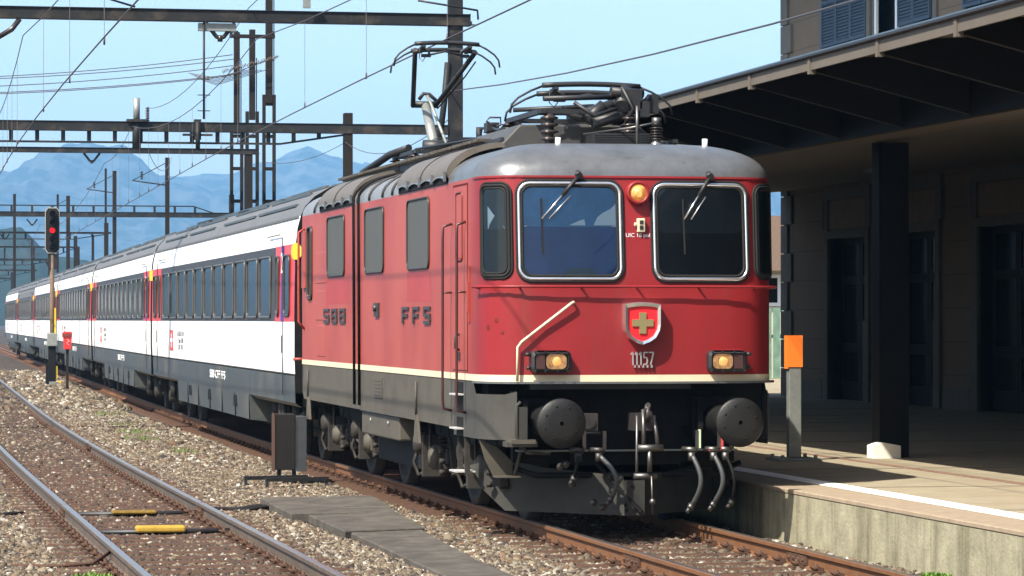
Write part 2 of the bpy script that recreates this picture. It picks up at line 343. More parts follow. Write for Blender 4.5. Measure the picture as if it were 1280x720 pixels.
# ---------------------------------------------------------------- ballast stones (uncountable)
def stones(name, n, region, size, seed, excl):
    r = np.random.default_rng(seed)
    x0, x1, y0, y1 = region
    P = np.empty((0, 2))
    while len(P) < n:
        q = np.stack([r.uniform(x0, x1, n), r.uniform(y0, y1, n)], 1); q = q[excl(q[:, 0], q[:, 1])]; P = np.concatenate([P, q])
        if len(P) == 0: return None
    P = P[:n]; D = np.where(P[:, 1] < 10, 0, np.where(P[:, 1] < 45, .0215*(P[:, 1]-10)**2/70, .0215*17.5+.0215*(P[:, 1]-45)))
    base = np.array([(x, y, z) for x in (-1, 1) for y in (-1, 1) for z in (-1, 1)], float)
    V = base[None]*(1+r.uniform(-.38, .25, (n, 8, 3)))
    sc = size*r.lognormal(0, .28, (n, 1, 1))*np.stack([r.uniform(.6, 1.2, n), r.uniform(.5, 1., n), r.uniform(.3, .7, n)], -1)[:, None, :]
    V = V*sc
    q = r.normal(size=(n, 4)); q[:, 1:3] *= .45; q /= np.linalg.norm(q, axis=1)[:, None]; a, b, c, d = q.T
    Rm = np.stack([1-2*(c*c+d*d), 2*(b*c-a*d), 2*(b*d+a*c), 2*(b*c+a*d), 1-2*(b*b+d*d), 2*(c*d-a*b), 2*(b*d-a*c), 2*(c*d+a*b), 1-2*(b*b+c*c)], -1).reshape(n, 3, 3)
    V = np.einsum('nij,nkj->nki', Rm, V)
    V[:, :, 0] += P[:, 0][:, None]; V[:, :, 1] += P[:, 1][:, None]
    hz = GZ+.012+size*.3*r.uniform(-.3, 1.1, n)+.012*np.sin(P[:, 0]*3+1)*np.sin(P[:, 1]*2.1)
    ub = P[:, 0]-D; intrk = (np.abs(ub+4.43) < 1.0) | (np.abs(ub) < 1.25); hz = np.where(intrk, GZ+.012+.009*r.uniform(-1, 1, n), hz)
    V[:, :, 2] += hz[:, None]
    F = np.array([(0, 1, 3, 2), (4, 6, 7, 5), (0, 4, 5, 1), (2, 3, 7, 6), (0, 2, 6, 4), (1, 5, 7, 3)])
    me = bpy.data.meshes.new(name); me.vertices.add(n*8); me.loops.add(n*24); me.polygons.add(n*6)
    me.vertices.foreach_set('co', V.reshape(-1)); me.loops.foreach_set('vertex_index', (F[None]+np.arange(n)[:, None, None]*8).reshape(-1))
    me.polygons.foreach_set('loop_start', np.arange(n*6)*4); me.polygons.foreach_set('loop_total', np.full(n*6, 4)); me.update()
    # colour of each stone: tan-white limestone between the tracks, rust-brown inside them
    pal = np.array([(.22, .175, .115), (.14, .105, .068), (.075, .055, .038), (.31, .265, .20), (.04, .032, .026), (.15, .085, .045), (.50, .46, .40)])
    u = P[:, 0]-D; intr = np.maximum(np.exp(-((u+4.43)/1.05)**4), np.exp(-(u/1.0)**4)*.5)
    bl = .5+.5*np.sin(P[:, 0]*1.3+P[:, 1]*.31)*np.sin(P[:, 1]*.23+1.7); w = np.stack([np.ones(n)*.26, np.ones(n)*.24, .16+0*bl, .12+.08*bl, np.ones(n)*.1, .08+.12*(1-bl), .03+.04*bl], 1)
    w /= w.sum(1)[:, None]; k = (r.random(n)[:, None] > np.cumsum(w, 1)).sum(1).clip(0, 6); C = pal[k]*r.uniform(.40, .92, (n, 1))
    rust = np.array([.040, .025, .017])*r.uniform(.6, 1.5, (n, 1)); t = (intr*(r.random(n) < .55))[:, None]; C = C*(1-t)+rust*t
    at = me.color_attributes.new('stone', 'FLOAT_COLOR', 'POINT'); at.data.foreach_set('color', np.repeat(np.concatenate([C, np.ones((n, 1))], 1), 8, 0).reshape(-1))
    m = MATS.get('ballast_stone')
    if not m:
        m = bpy.data.materials.new('ballast_stone'); MATS['ballast_stone'] = m; m.use_nodes = True; N = m.node_tree.nodes; an = N.new('ShaderNodeAttribute'); an.attribute_name = 'stone'
        m.node_tree.links.new(an.outputs['Color'], N['Principled BSDF'].inputs['Base Color']); N['Principled BSDF'].inputs['Roughness'].default_value = .9
    me.materials.append(m); o = bpy.data.objects.new(name, me); COL.objects.link(o); o['kind'] = 'stuff'
    tag(o, 'crushed grey and tan ballast stones covering the ground around the tracks', 'ballast'); return o
def xleft(y): return -7.507+(y+31.56)*.0453*.985-.5
def ok(x, y):
    d = np.where(y < 10, 0, np.where(y < 45, .0215*(y-10)**2/70, .376+.0215*(y-45))); u = x-d
    a = (x > xleft(y)) & (x < 1.52)
    for rc in (-5.18, -3.68, -.7525, .7525): a &= np.abs(u-rc) > .05
    a &= ~((x > -2.8) & (x < -1.5) & (y > 4.4) & (y < 7.9)) & ~((x > -2.68) & (x < -1.8) & (y > 1.4) & (y < 4.5)) & ~((x > -2.6) & (x < -2.0) & (y < 1.5) & (y > -9))
    a &= ~(((np.abs(u+4.43) < 1.0) | (np.abs(u) < 1.25)) & (np.abs(((y+12-.2+.3) % .6)-.3) < .125) & (rng.random(len(x)) < .95))
    near_tr = (np.abs(u+4.43) < .92) | (np.abs(u) < 1.0); ph = np.abs(((y+12-.2+.3) % .6)-.3)
    a &= ~(near_tr & (ph < .085) & (rng.random(len(x)) < .82))
    a &= ~((np.abs(u) < 1.2) & (y > 5))
    return a
stones('ballast', 240000, (-7.6, 1.5, -7, 18), .0200, 1, ok)
stones('ballast', 100000, (-6.3, -1.1, 18, 50), .027, 2, ok)
stones('ballast', 22000, (-4.6, .2, 50, 110), .055, 3, ok)
# green weeds in the ballast
def weed(name, c, n, r, h, lab, stuff=False, m=None):
    b = MB()
    for _ in range(n):
        a = random.uniform(0, 6.28); rr = r*math.sqrt(random.random()); x = c[0]+rr*math.cos(a); y = c[1]+rr*math.sin(a)*1.6; hh = h*random.uniform(.4, 1); q = random.uniform(0, 6.28); lx = math.cos(q)*hh*.5; ly = math.sin(q)*hh*.5; wd = h*.16
        b.add([(x-wd*math.sin(q), y+wd*math.cos(q), c[2]), (x+wd*math.sin(q), y-wd*math.cos(q), c[2]), (x+lx*.6+wd*math.sin(q), y+ly*.6-wd*math.cos(q), c[2]+hh*.6), (x+lx*.6-wd*math.sin(q), y+ly*.6+wd*math.cos(q), c[2]+hh*.6), (x+lx, y+ly, c[2]+hh)], [(0, 1, 2, 3), (3, 2, 4)])
    o = b.build(name, m or M_weed)
    if stuff: o['kind'] = 'stuff'
    return tag(o, lab, 'weeds' if stuff else 'plant')
M_weed = mat('fresh_green_leaf', (.10, .20, .03), .6, var=.3, vscale=12)
M_weed2 = mat('dry_green_leaf', (.12, .15, .05), .7, var=.3, vscale=12)
weed('weed_clump', (-5.55, -4.0, GZ+.02), 260, .16, .12, 'bright green weed clump in the ballast at the bottom left corner of the photo')
weed('weed_clump', (1.38, -5.0, GZ+.02), 260, .10, .10, 'small leafy green weed growing at the foot of the concrete platform wall')
gm = MB()
for cx, cy, n, r in [(-2.1, 33, 260, .7), (-2.3, 29, 200, .6), (-1.75, 45, 260, .8), (-1.9, 52, 200, .9), (-2.1, 23, 120, .4), (-1.6, 62, 160, 1), (-2.0, 37, 120, .5), (-2.6, 70, 100, 1)]:
    for _ in range(n):
        a = random.uniform(0, 6.28); rr = r*random.random(); x = cx+rr*.6*math.cos(a); y = cy+rr*2*math.sin(a); h = random.uniform(.05, .14); q = random.uniform(0, 6.28)
        gm.add([(x, y, GZ), (x+.03*math.cos(q), y+.03*math.sin(q), GZ), (x+.05*math.cos(q)+.02, y+.05*math.sin(q), GZ+h)], [(0, 1, 2)])
o = gm.build('low_weeds', M_weed2); o['kind'] = 'stuff'; tag(o, 'sparse low green weeds spread through the ballast between the two tracks', 'weeds')
# ================================================================ LOCOMOTIVE (nose at y = 0, runs back to y = 13.3)
loco = thing('electric_locomotive', 'red electric locomotive with silver cab roof and grey skirt at the head of the train', 'locomotive')
LB = 13.25
OUT = [(0, -.05), (.5, -.045), (.9, -.02), (1.14, .02), (1.25, .07), (1.33, .14), (1.395, .235), (1.44, .35), (1.468, .48), (1.482, .62), (1.485, .8)]
cum = [0]
for i in range(1, len(OUT)): cum.append(cum[-1]+math.dist(OUT[i-1], OUT[i]))
def lean(z): return max(0, z-2.36)*.10
def nose(s, z, off=0.):       # point on the nose at arc length s from the centre line (negative = left), pushed out by off
    a = abs(s); sg = -1 if s < 0 else 1
    if a >= cum[-1]: x, y, tx, ty = 1.485, .8+a-cum[-1], 0, 1
    else:
        i = max(k for k in range(len(cum)-1) if cum[k] <= a+1e-9); t = (a-cum[i])/(cum[i+1]-cum[i])
        def tan(k):
            p = OUT[max(k-1, 0)]; q = OUT[min(k+1, len(OUT)-1)]; v = Vector((q[0]-p[0], q[1]-p[1])); 
            if k == 0: v = Vector((1, 0))
            if k == len(OUT)-1: v = Vector((0, 1))
            return v.normalized()
        x = OUT[i][0]*(1-t)+OUT[i+1][0]*t; y = OUT[i][1]*(1-t)+OUT[i+1][1]*t; v = (tan(i)*(1-t)+tan(i+1)*t).normalized(); tx, ty = v
    w = max(0, 1-max(y, 0)/.8); y += lean(z)*w
    return Vector((sg*(x+off*ty), y-off*tx, z))
def shell(zs, s_max, extra=None, inset=None, full=True, back=LB):
    """loft of the nose + sides; returns MB"""
    ss = sorted(set([-c for c in cum]+cum)); b = MB(); rows = []
    for z in zs:
        row = [nose(s, z) for s in ss]; row = [Vector((-1.485, back, z))]+row+[Vector((1.485, back, z))]; rows.append(row)
    n = len(rows[0]); vs = [p for r in rows for p in r]
    b.add(vs, [(i*n+k, i*n+k+1, (i+1)*n+k+1, (i+1)*n+k) for i in range(len(rows)-1) for k in range(n-1)], True); return b
def cap_back(b, z0, z1): b.add([(-1.485, LB, z0), (1.485, LB, z0), (1.485, LB, z1), (-1.485, LB, z1)], [(0, 1, 2, 3)]); return b
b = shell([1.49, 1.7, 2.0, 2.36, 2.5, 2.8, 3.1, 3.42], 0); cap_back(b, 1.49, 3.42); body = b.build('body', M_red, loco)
b = shell([1.425, 1.49], 0)
st = b.build('stripe', M_cream, loco); st.scale = (1.002, 1, 1)
# floor ledge under the stripe, standing proud of the nose
b = MB(); ss = [i*.1 for i in range(-18, 19)]
vs = [];
for s in ss:
    for o_, z in ((-.05, 1.405), (.05, 1.405), (.05, 1.424), (-.05, 1.424)): vs.append(nose(s, z, o_))
b.add(vs, [(i*4+k, i*4+(k+1) % 4, i*4+4+(k+1) % 4, i*4+4+k) for i in range(len(ss)-1) for k in range(4)]); b.build('floor_ledge', M_silver, loco)
# lower side skirts, rising at the ladder pocket and bending round the front corners
b = MB()
for sx in (-1, 1):
    b.add([(sx*1.48, 1.75, 1.424), (sx*1.48, LB, 1.424), (sx*1.48, LB, 1.06), (sx*1.48, LB-.15, .96), (sx*1.48, 1.75, .93), (sx*1.40, 1.75, .93), (sx*1.40, LB-.15, .96), (sx*1.40, LB, 1.06)],
          [(0, 1, 2, 3, 4), (4, 3, 6, 5), (3, 2, 7, 6)])
b.build('side_skirt', M_grey, loco)
for sx in (-1, 1):
    b = MB()
    for s0, s1 in ((1.18 if sx < 0 else 1.5, cum[-1]+.95),):
        q = [s0+i*(s1-s0)/14 for i in range(15)]; vs = []
        for s in q:
            top = 1.424 if s > 1.9 else (1.33 if s < 1.2 else 1.30); bot = .86 if s > 1.25 else .80
            vs += [nose(sx*s, top, -.004), nose(sx*s, bot, -.004), nose(sx*s, bot, -.07)]
        b.add(vs, [(i*3, i*3+1, i*3+4, i*3+3) for i in range(14)]+[(i*3+1, i*3+2, i*3+5, i*3+4) for i in range(14)], False)
        p = [nose(sx*(1.18 if sx < 0 else 1.5), z, -.004) for z in (1.33, .80)]; b.add([p[0], p[1], p[1]+Vector((0, .45, .0)), p[0]+Vector((0, .45, 0))], [(0, 1, 2, 3)])
    b.build('corner_apron', mat('dark_apron_grey', (.05, .048, .043), .65, spec=.3, var=.15, vscale=3, dirt=(.03, .026, .02), damt=.5, dscale=2), loco)
# dark recess behind: underframe and buffer beam
b = MB(); b.box(-1.38, 1.38, .42, LB-.1, .98, 1.42); b.box(-1.12, 1.12, .50, .62, .62, 1.40); b.box(-.55, .55, .40, 1.2, .60, .98)
b.build('underframe', M_black, loco)
b = MB(); b.box(-1.46, 1.46, .75, LB, 1.2, 1.4); b.build('floor_frame', M_black, loco)
# cab roof (silver dome)
def dome_row(t, yb, offx=0):
    z = 3.42+.355*math.sin(t*math.pi/2)**.9; ins = .80*(1-math.cos(t*math.pi/2))
    row = []
    for s in sorted(set([-c for c in cum]+cum)):
        p = nose(s, z); px = p.x*(1-ins/1.485); w = max(0, 1-max(OUT[min(range(len(cum)), key=lambda k: abs(cum[k]-abs(s)))][1], 0)/.8)
        row.append(Vector((px, p.y+ins*.9*w+(.12*t*(1-w)), z)))
    return [Vector((row[0].x, yb, z))]+row+[Vector((row[-1].x, yb, z))]
def dome(y_end, ts=12):
    rows = [dome_row(i/ts, y_end) for i in range(ts+1)]; n = len(rows[0]); b = MB(); vs = [p for r in rows for p in r]
    fs = [(i*n+k, i*n+k+1, (i+1)*n+k+1, (i+1)*n+k) for i in range(ts) for k in range(n-1)]
    top = rows[-1]; h = n//2
    for k in range(h): fs.append((ts*n+k, ts*n+k+1, ts*n+n-2-k, ts*n+n-1-k)) if k+1 <= n-2-k else None
    b.add(vs, fs, True); return b
dome(2.6).build('cab_roof', M_silver, loco)
b = MB(); ss = [i*.1 for i in range(-19, 20)]; vs = []
for s in ss:
    for o_, z in ((-.01, 3.405), (.014, 3.405), (.014, 3.425), (-.01, 3.425)): vs.append(nose(s, z, o_))
b.add(vs, [(i*4+k, i*4+(k+1) % 4, i*4+4+(k+1) % 4, i*4+4+k) for i in range(len(ss)-1) for k in range(4)]); b.build('roof_gutter', M_red, loco)
# main roof
def roofprof(n=10, x0=1.485, z0=3.42, ins=.80, h=.355, k=1.0):
    return [(x0-ins*(1-math.cos(i/n*math.pi/2)), z0+h*math.sin(i/n*math.pi/2)**.9) for i in range(n+1)]
def roofstrip(b, y0, y1, prof, smooth=True, sides=(-1, 1), thick=0):
    for sx in sides:
        n = len(prof); vs = [(sx*x, y0, z) for x, z in prof]+[(sx*x, y1, z) for x, z in prof]
        b.add(vs, [(k, k+1, n+k+1, n+k) for k in range(n-1)], smooth)
        if thick:
            vs = [(sx*(x-thick), y0, z-thick) for x, z in prof]+[(sx*x, y0, z) for x, z in prof]; b.add(vs, [(k, k+1, n+k+1, n+k) for k in range(n-1)])
            vs = [(sx*(x-thick), y1, z-thick) for x, z in prof]+[(sx*x, y1, z) for x, z in prof]; b.add(vs, [(k, k+1, n+k+1, n+k) for k in range(n-1)])
    return b
b = roofstrip(MB(), 2.6, LB, roofprof()); b.add([(-.69, 2.6, 3.775), (.69, 2.6, 3.775), (.69, LB, 3.775), (-.69, LB, 3.775)], [(0, 1, 2, 3)])
pr = roofprof(); b.add([(x, LB, z) for x, z in pr]+[(-x, LB, z) for x, z in pr[::-1]], [tuple(range(2*len(pr)))])
b.build('main_roof', M_mainroof, loco)
# brown hanging roof covers with scalloped lower lip
def cover(y0, y1):
    prof = [(1.51-.66*(1-math.cos(i/10*1.45)), 3.50+.355*math.sin(i/10*1.45)) for i in range(11)]
    for sx in (-1, 1):
        b = roofstrip(MB(), y0, y1, prof, True, (sx,), .05)
        n = 12
        o = b.build('roof_cover', M_brownroof, loco)
        lip = MB(); L = y1-y0; m = 4
        for q in range(m):
            ya = y0+L*q/m; yb_ = ya+L/m
            pts = [(ya+ (yb_-ya)*k/8, 3.50-.045+.035*math.sin(k/8*math.pi)) for k in range(9)]
            lip.add([(sx*1.51, y, 3.505) for y, z in pts]+[(sx*1.525, y, z) for y, z in pts], [(k, k+1, 10+k, 9+k) for k in range(8)])
            lip.box(sx*1.525-.012, sx*1.525+.012, ya-.02, ya+.02, 3.44, 3.54)
        lip.build('cover_lip', M_silver, o)
        sh = MB(); sh.box(sx*1.40, sx*1.50, y0+.03, y1-.03, 3.425, 3.50); sh.build('vent_gap', M_black, o)
        sm = MB(); sm.tube([(sx*(x+.004), (y0+y1)/2, z+.004) for x, z in prof], .008, 5); sm.box(sx*.9, sx*.94, y0, y1, 3.86, 3.90); sm.build('cover_seam', M_dkroof, o)
cover(2.05, 5.15); cover(8.55, 11.5)
# silver ribs, pipes running over the roof edge between the covers
b = MB()
for y in (5.6, 6.3, 7.3, 8.2, 12.0):
    for sx in (-1, 1): b.tube([(sx*(x+.006), y, z+.006) for x, z in roofprof()], .02, 6)
islands('roof_rib', b, M_dkroof, loco)
for y in (8.02, 8.42):
    MB().tube([(-1.50, y, 1.0), (-1.512, y, 3.4)]+[(-(x+.03), y, z+.03) for x, z in roofprof()[1:]], .017, 8).build('cable_duct', M_black, loco)
b = MB(); b.box(-.93, .93, 5.0, 13.0, 3.775, 3.90); b.build('roof_walkway', M_dkroof, loco)
for sx in (-1, 1):
    b = MB()
    for k in range(34): b.box(sx*.87, sx*1.03, 2.9+k*.3, 2.9+k*.3+.25, 3.90, 3.93)
    b.build('walkway_boards', M_wood, loco)
# grey equipment hood behind the cab
b = MB(); b.prism([(-.85, 3.86), (-.66, 4.06), (.62, 4.06), (.85, 3.86), (.85, 3.77), (-.85, 3.77)], 'y', 2.45, 4.8); h = bevel(b.build('equipment_hood', mat('grey_roof_hood', (.06, .059, .057), .55, .2, var=.15, vscale=6), loco), .02)
b = MB()
for k in range(6): b.box(-.05, .62, 1.60, 1.66, 3.80+k*.022, 3.812+k*.022)
b.box(-.03, .60, 1.61, 2.4, 3.78, 3.93); b.build('louvre_box', M_dkroof, loco)
b = MB()
for x in (-.62, .88): b.cyl((x, .72, 3.70), (x, .72, 3.83), .028, n=10)
islands('roof_marker', b, M_white, loco)
def insulator(b, x, y, z0, z1, r=.075, n=5):
    h = (z1-z0)/n; prof = [(0, r*.5)]
    for k in range(n): prof += [(k*h+.1*h, r*.5), (k*h+.35*h, r), (k*h+.5*h, r), (k*h+.8*h, r*.5)]
    prof += [(z1-z0, r*.5), (z1-z0+.001, 0)]
    b.lathe((x, y, z0), (0, 0, 1), prof, 16)
for x, y, z0, z1 in [(-.45, 1.95, 3.78, 4.14), (.40, 1.95, 3.80, 4.14), (-.52, 3.7, 3.95, 4.15), (.40, 3.7, 3.95, 4.15), (.55, 1.4, 3.85, 3.99), (-.35, 5.6, 3.93, 4.18), (.05, 8.4, 3.93, 4.2), (-.35, 10.8, 3.93, 4.16), (.30, 10.8, 3.93, 4.16), (-.35, 12.3, 3.93, 4.16), (.30, 12.3, 3.93, 4.16)]:
    b = MB(); insulator(b, x, y, z0, z1, .095 if y > 1.5 else .07); b.build('insulator', M_ins, loco)
b = MB(); b.lathe((.55, 1.4, 3.74), (0, 0, 1), [(0, .12), (.10, .04), (.13, .04)], 20); b.build('insulator_cone', M_silver, loco)
b = MB(); b.tube([(.55, 1.4, 4.03), (.3, 1.5, 3.98), (-.1, 1.9, 3.93)], .012, 6); b.tube([(.55, 1.4, 4.0), (.55, 1.4, 4.08)], .05, 10); b.cyl((.36, 1.45, 3.78), (.36, 1.45, 4.2), .018, n=8); b.build('roof_conductor', M_steel, loco)
b = MB(); b.tube([(-.35, 5.6, 4.2), (-.2, 7, 4.28), (.05, 8.4, 4.24), (-.35, 10.8, 4.22)], .016, 6); b.tube([(-.35, 5.6, 4.2), (-.45, 4.6, 4.12), (-.45, 4.0, 4.2)], .016, 6); b.box(-.16, -.02, 5.5, 5.75, 4.0, 4.28); b.box(-.42, -.28, 5.5, 5.7, 4.16, 4.26)
b.tube([(-.55, 4.3, 4.14), (-.66, 4.3, 4.2), (-.62, 4.3, 4.24), (-.5, 4.3, 4.24), (-.5, 4.3, 4.16), (-.55, 4.3, 4.14)], .012, 5); b.build('roof_cabling', M_dkroof, loco)
# --- folded pantograph (over the leading cab)
p = bpy.data.objects.new('pantograph', None); COL.objects.link(p); p.parent = loco; p['label'] = 'front pantograph folded flat on the cab roof'
b = MB()
for x in (-.52, .40): b.bar((x, 1.9, 4.17), (x, 3.8, 4.17), .06, .05)
for y in (2.0, 3.7): b.bar((-.55, y, 4.17), (.45, y, 4.17), .06, .05)
b.build('base_frame', M_dkroof, p)
b = MB(); b.tube([(.15, 3.6, 4.2), (.38, 2.0, 4.30)], [.07, .055], 10); b.tube([(.30, 1.9, 4.22), (.42, 2.2, 4.42)], .075, 10); b.box(.30, .52, 1.9, 2.2, 4.20, 4.40); b.tube([(.2, 1.95, 4.38), (.55, 2.0, 4.36)], .05, 8); b.tube([(.45, 1.9, 4.15), (.62, 2.0, 4.34)], .03, 6); b.box(.5, .6, 1.9, 2.1, 4.12, 4.28); b.tube([(.3, 1.88, 4.42), (.42, 1.86, 4.2), (.34, 1.9, 4.05)], .02, 6); b.tube([(-.2, 1.9, 4.26), (.0, 1.85, 4.12), (.25, 1.9, 4.2)], .022, 6); b.tube([(-.05, 2.2, 4.14), (.40, 2.3, 4.30)], .06, 10); b.tube([(-.05, 2.0, 4.08), (.14, 2.0, 4.24)], .065, 10); b.tube([(.0, 1.95, 4.05), (.42, 2.0, 4.16)], .06, 8); b.box(.62, .72, 2.0, 2.1, 4.16, 4.36); b.build('lower_arm', M_dkroof, p)
b = MB(); b.tube([(-.50, 2.0, 4.30), (.35, 2.15, 4.34)], .028, 8); b.tube([(-.45, 2.1, 4.14), (.35, 2.15, 4.22)], .016, 8); b.tube([(-.5, 3.6, 4.28), (.35, 3.4, 4.32)], .025, 8); b.box(-.52, -.2, 2.1, 2.2, 4.14, 4.20); b.tube([(-.3, 2.1, 4.2), (-.1, 2.1, 4.10), (.3, 2.1, 4.14)], .035, 8); b.build('upper_arm', M_dkroof, p)
def pan_head(par, cx, y, z, hw, hx):
    for dy in (0, .28):
        dz = 0 if dy == 0 else -.07
        b = MB(); pts = [(cx-hw+i*2*hw/8, y+dy, z+dz+.02*(1-((i-4)/4)**2)) for i in range(9)]; b.tube(pts, .028, 6); b.build('contact_strip', M_dkroof, par)
        for sx in (-1, 1):
            b = MB(); e = hx-hw
            b.tube([(cx+sx*(hw-.02), y+dy, z+dz), (cx+sx*(hw+e*.35), y+dy, z+dz-.055), (cx+sx*(hw+e*.75), y+dy, z+dz-.13), (cx+sx*(hw+e*.95), y+dy, z+dz-.20), (cx+sx*hx, y+dy, z+dz-.29)], .012, 6); b.build('horn', M_dkroof, par)
    b = MB()
    for sx in (-1, 1):
        b.bar((cx+sx*hw*.72, y-.02, z-.02), (cx+sx*hw*.72, y+.3, z-.08), .05, .04); b.box(cx+sx*hw*.60-.06, cx+sx*hw*.60+.06, y+.1, y+.16, z-.16, z-.12); b.tube([(cx+sx*hw*.72, y+.14, z-.03), (cx+sx*hw*.5, y+.14, z-.08), (cx+sx*hw*.5, y+.14, z-.15)], .018, 6)
        b.tube([(cx+sx*hw*.8, y+.1, z-.03), (cx+sx*hw*.82, y+.1, z-.17), (cx+sx*hw*.72, y+.1, z-.22), (cx+sx*hw*.62, y+.1, z-.15)], .006, 4)
    b.tube([(cx-hw*.5, y+.14, z-.13), (cx, y+.14, z-.08), (cx+hw*.5, y+.14, z-.13)], .014, 6); b.build('head_spring', M_dkroof, par)
pan_head(p, .05, 2.2, 4.45, .52, .86)
# --- raised pantograph (rear)
p = bpy.data.objects.new('pantograph', None); COL.objects.link(p); p.parent = loco; p['label'] = 'rear pantograph raised against the contact wire'
b = MB()
for x in (-.35, .30): b.bar((x, 10.6, 4.19), (x, 12.5, 4.19), .06, .05)
for y in (10.8, 12.3): b.bar((-.38, y, 4.19), (.33, y, 4.19), .06, .05)
b.tube([(-.16, 11.3, 4.28), (.20, 11.3, 4.28)], .09, 12); b.tube([(-.7, 13.0, 4.0), (-.45, 12.2, 4.22), (-.3, 11.6, 4.28)], .05, 8); b.build('base_frame', M_dkroof, p)
b = MB(); b.tube([(0, 11.3, 4.25), (0, 12.05, 4.86)], [.075, .06], 12); b.build('lower_arm', M_galv, p)
b = MB(); b.tube([(.13, 11.2, 4.32), (.06, 12.0, 4.90), (.03, 12.1, 5.0)], .022, 8); b.build('guide_rod', M_galv, p)
b = MB(); b.tube([(-.16, 12.05, 4.88), (.16, 12.05, 4.88)], .045, 10); b.tube([(-.08, 12.1, 4.95), (-.02, 12.1, 5.03), (.06, 12.1, 5.02), (.16, 12.05, 4.92)], .025, 6)
b.tube([(-.17, 12.05, 4.86), (-.36, 10.75, 5.50)], .032, 8); b.tube([(.13, 12.05, 4.86), (.43, 10.75, 5.48)], .032, 8); b.tube([(.16, 12.05, 4.83), (.38, 11.2, 5.20), (.44, 10.8, 5.36)], .010, 6)
b.tube([(-.36, 10.75, 5.48), (-.30, 10.75, 5.48)], .03, 6); b.build('upper_arm', M_dkroof, p)
pan_head(p, .03, 10.6, 5.565, .42, .69)

# --- windows
def rr(s0, s1, z0, z1, r, n=6):
    cs = [(s0+r, z0+r, math.pi), (s1-r, z0+r, 1.5*math.pi), (s1-r, z1-r, 0), (s0+r, z1-r, .5*math.pi)]; out = []
    for cx, cz, a in cs: out += [(cx+r*math.cos(a+k/n*math.pi/2), cz+r*math.sin(a+k/n*math.pi/2)) for k in range(n+1)]
    return out
def dens(p, d=.08):
    out = []
    for i in range(len(p)):
        a, c = p[i], p[(i+1) % len(p)]; n = max(1, int(math.dist(a, c)/d)); out += [(a[0]+(c[0]-a[0])*k/n, a[1]+(c[1]-a[1])*k/n) for k in range(n)]
    return out
def patch(b, s0, s1, z0, z1, r, surf, off, N=16):
    xs = [s0+r*(1-math.cos(i/5*math.pi/2)) for i in range(6)]; xs = xs+[s0+r+(s1-s0-2*r)*i/10 for i in range(1, 10)]+[s1-(x-s0) for x in xs[::-1]]
    vs = []
    for s in xs:
        d = 0
        if s < s0+r: d = r-math.sqrt(max(0, r*r-(s0+r-s)**2))
        if s > s1-r: d = r-math.sqrt(max(0, r*r-(s-s1+r)**2))
        vs += [surf(s, z0+d, off), surf(s, z1-d, off)]
    b.add(vs, [(2*i, 2*i+1, 2*i+3, 2*i+2) for i in range(len(xs)-1)], True); return b
def clear_pane():
    m = bpy.data.materials.new('clear_glass_pane'); m.use_nodes = True; n = m.node_tree; N = n.nodes; L = n.links; N.remove(N['Principled BSDF'])
    t = N.new('ShaderNodeBsdfTransparent'); t.inputs[0].default_value = (.85, .92, .95, 1); g = N.new('ShaderNodeBsdfGlossy'); g.inputs['Roughness'].default_value = .02; f = N.new('ShaderNodeFresnel'); f.inputs[0].default_value = 1.45
    mx = N.new('ShaderNodeMixShader'); mu = N.new('ShaderNodeMath'); mu.operation = 'MULTIPLY'; mu.inputs[1].default_value = 1.0; L.new(f.outputs[0], mu.inputs[0]); L.new(mu.outputs[0], mx.inputs[0]); L.new(t.outputs[0], mx.inputs[1]); L.new(g.outputs[0], mx.inputs[2]); L.new(mx.outputs[0], N['Material Output'].inputs[0]); return m
M_pane = clear_pane()
def window(par, name, s0, s1, z0, z1, r, surf, gm, fm, fr=.018, off=.006, fo=.012, seal=True):
    w_ = patch(MB(), s0, s1, z0, z1, r, surf, off).build(name, gm, par)
    pts = [surf(s, z, fo) for s, z in dens(rr(s0, s1, z0, z1, r))]; MB().tube(pts, fr, 8, closed=True).build('window_frame', fm, w_)
    if seal:
        pts = [surf(s, z, fo-.004) for s, z in dens(rr(s0-fr*1.5, s1+fr*1.5, z0-fr*1.5, z1+fr*1.5, r+fr*1.5))]; MB().tube(pts, fr*.7, 6, closed=True).build('window_seal', M_rubber, w_)
        pts = [surf(s, z, fo-.002) for s, z in dens(rr(s0+fr*1.6, s1-fr*1.6, z0+fr*1.6, z1-fr*1.6, r-fr*.8))]; MB().tube(pts, fr*.8, 6, closed=True).build('inner_seal', M_rubber, w_)
    return w_
wl = window(loco, 'windscreen', -1.145, -.155, 2.42, 3.35, .11, nose, mat('interior_painted_sky_reflection', (.018, .075, .25), .4, var=.25, vscale=2), M_chrome, off=.002, fo=.014)  # blue of the sky's reflection put into the interior colour
wr = window(loco, 'windscreen', .185, 1.125, 2.42, 3.345, .11, nose, mat('black_cab_interior', (.006, .005, .006), .5), M_chrome, off=.002, fo=.014)
for w_, a, c, m_ in ((wl, -1.13, -.17, mat('blind_painted_sky_blue', (.06, .22, .42), .5, var=.3, vscale=3)), (wr, .20, 1.11, mat('grey_blind', (.028, .033, .034), .5, var=.2, vscale=3))):  # left blind's blue also carries the painted sky reflection
    patch(MB(), a, c, 2.925 if a < 0 else 2.87, 3.335, .10, nose, .005).build('roller_blind', m_, w_); patch(MB(), a, c, 2.43, 3.34, .10, nose, .011).build('pane', M_pane, w_)
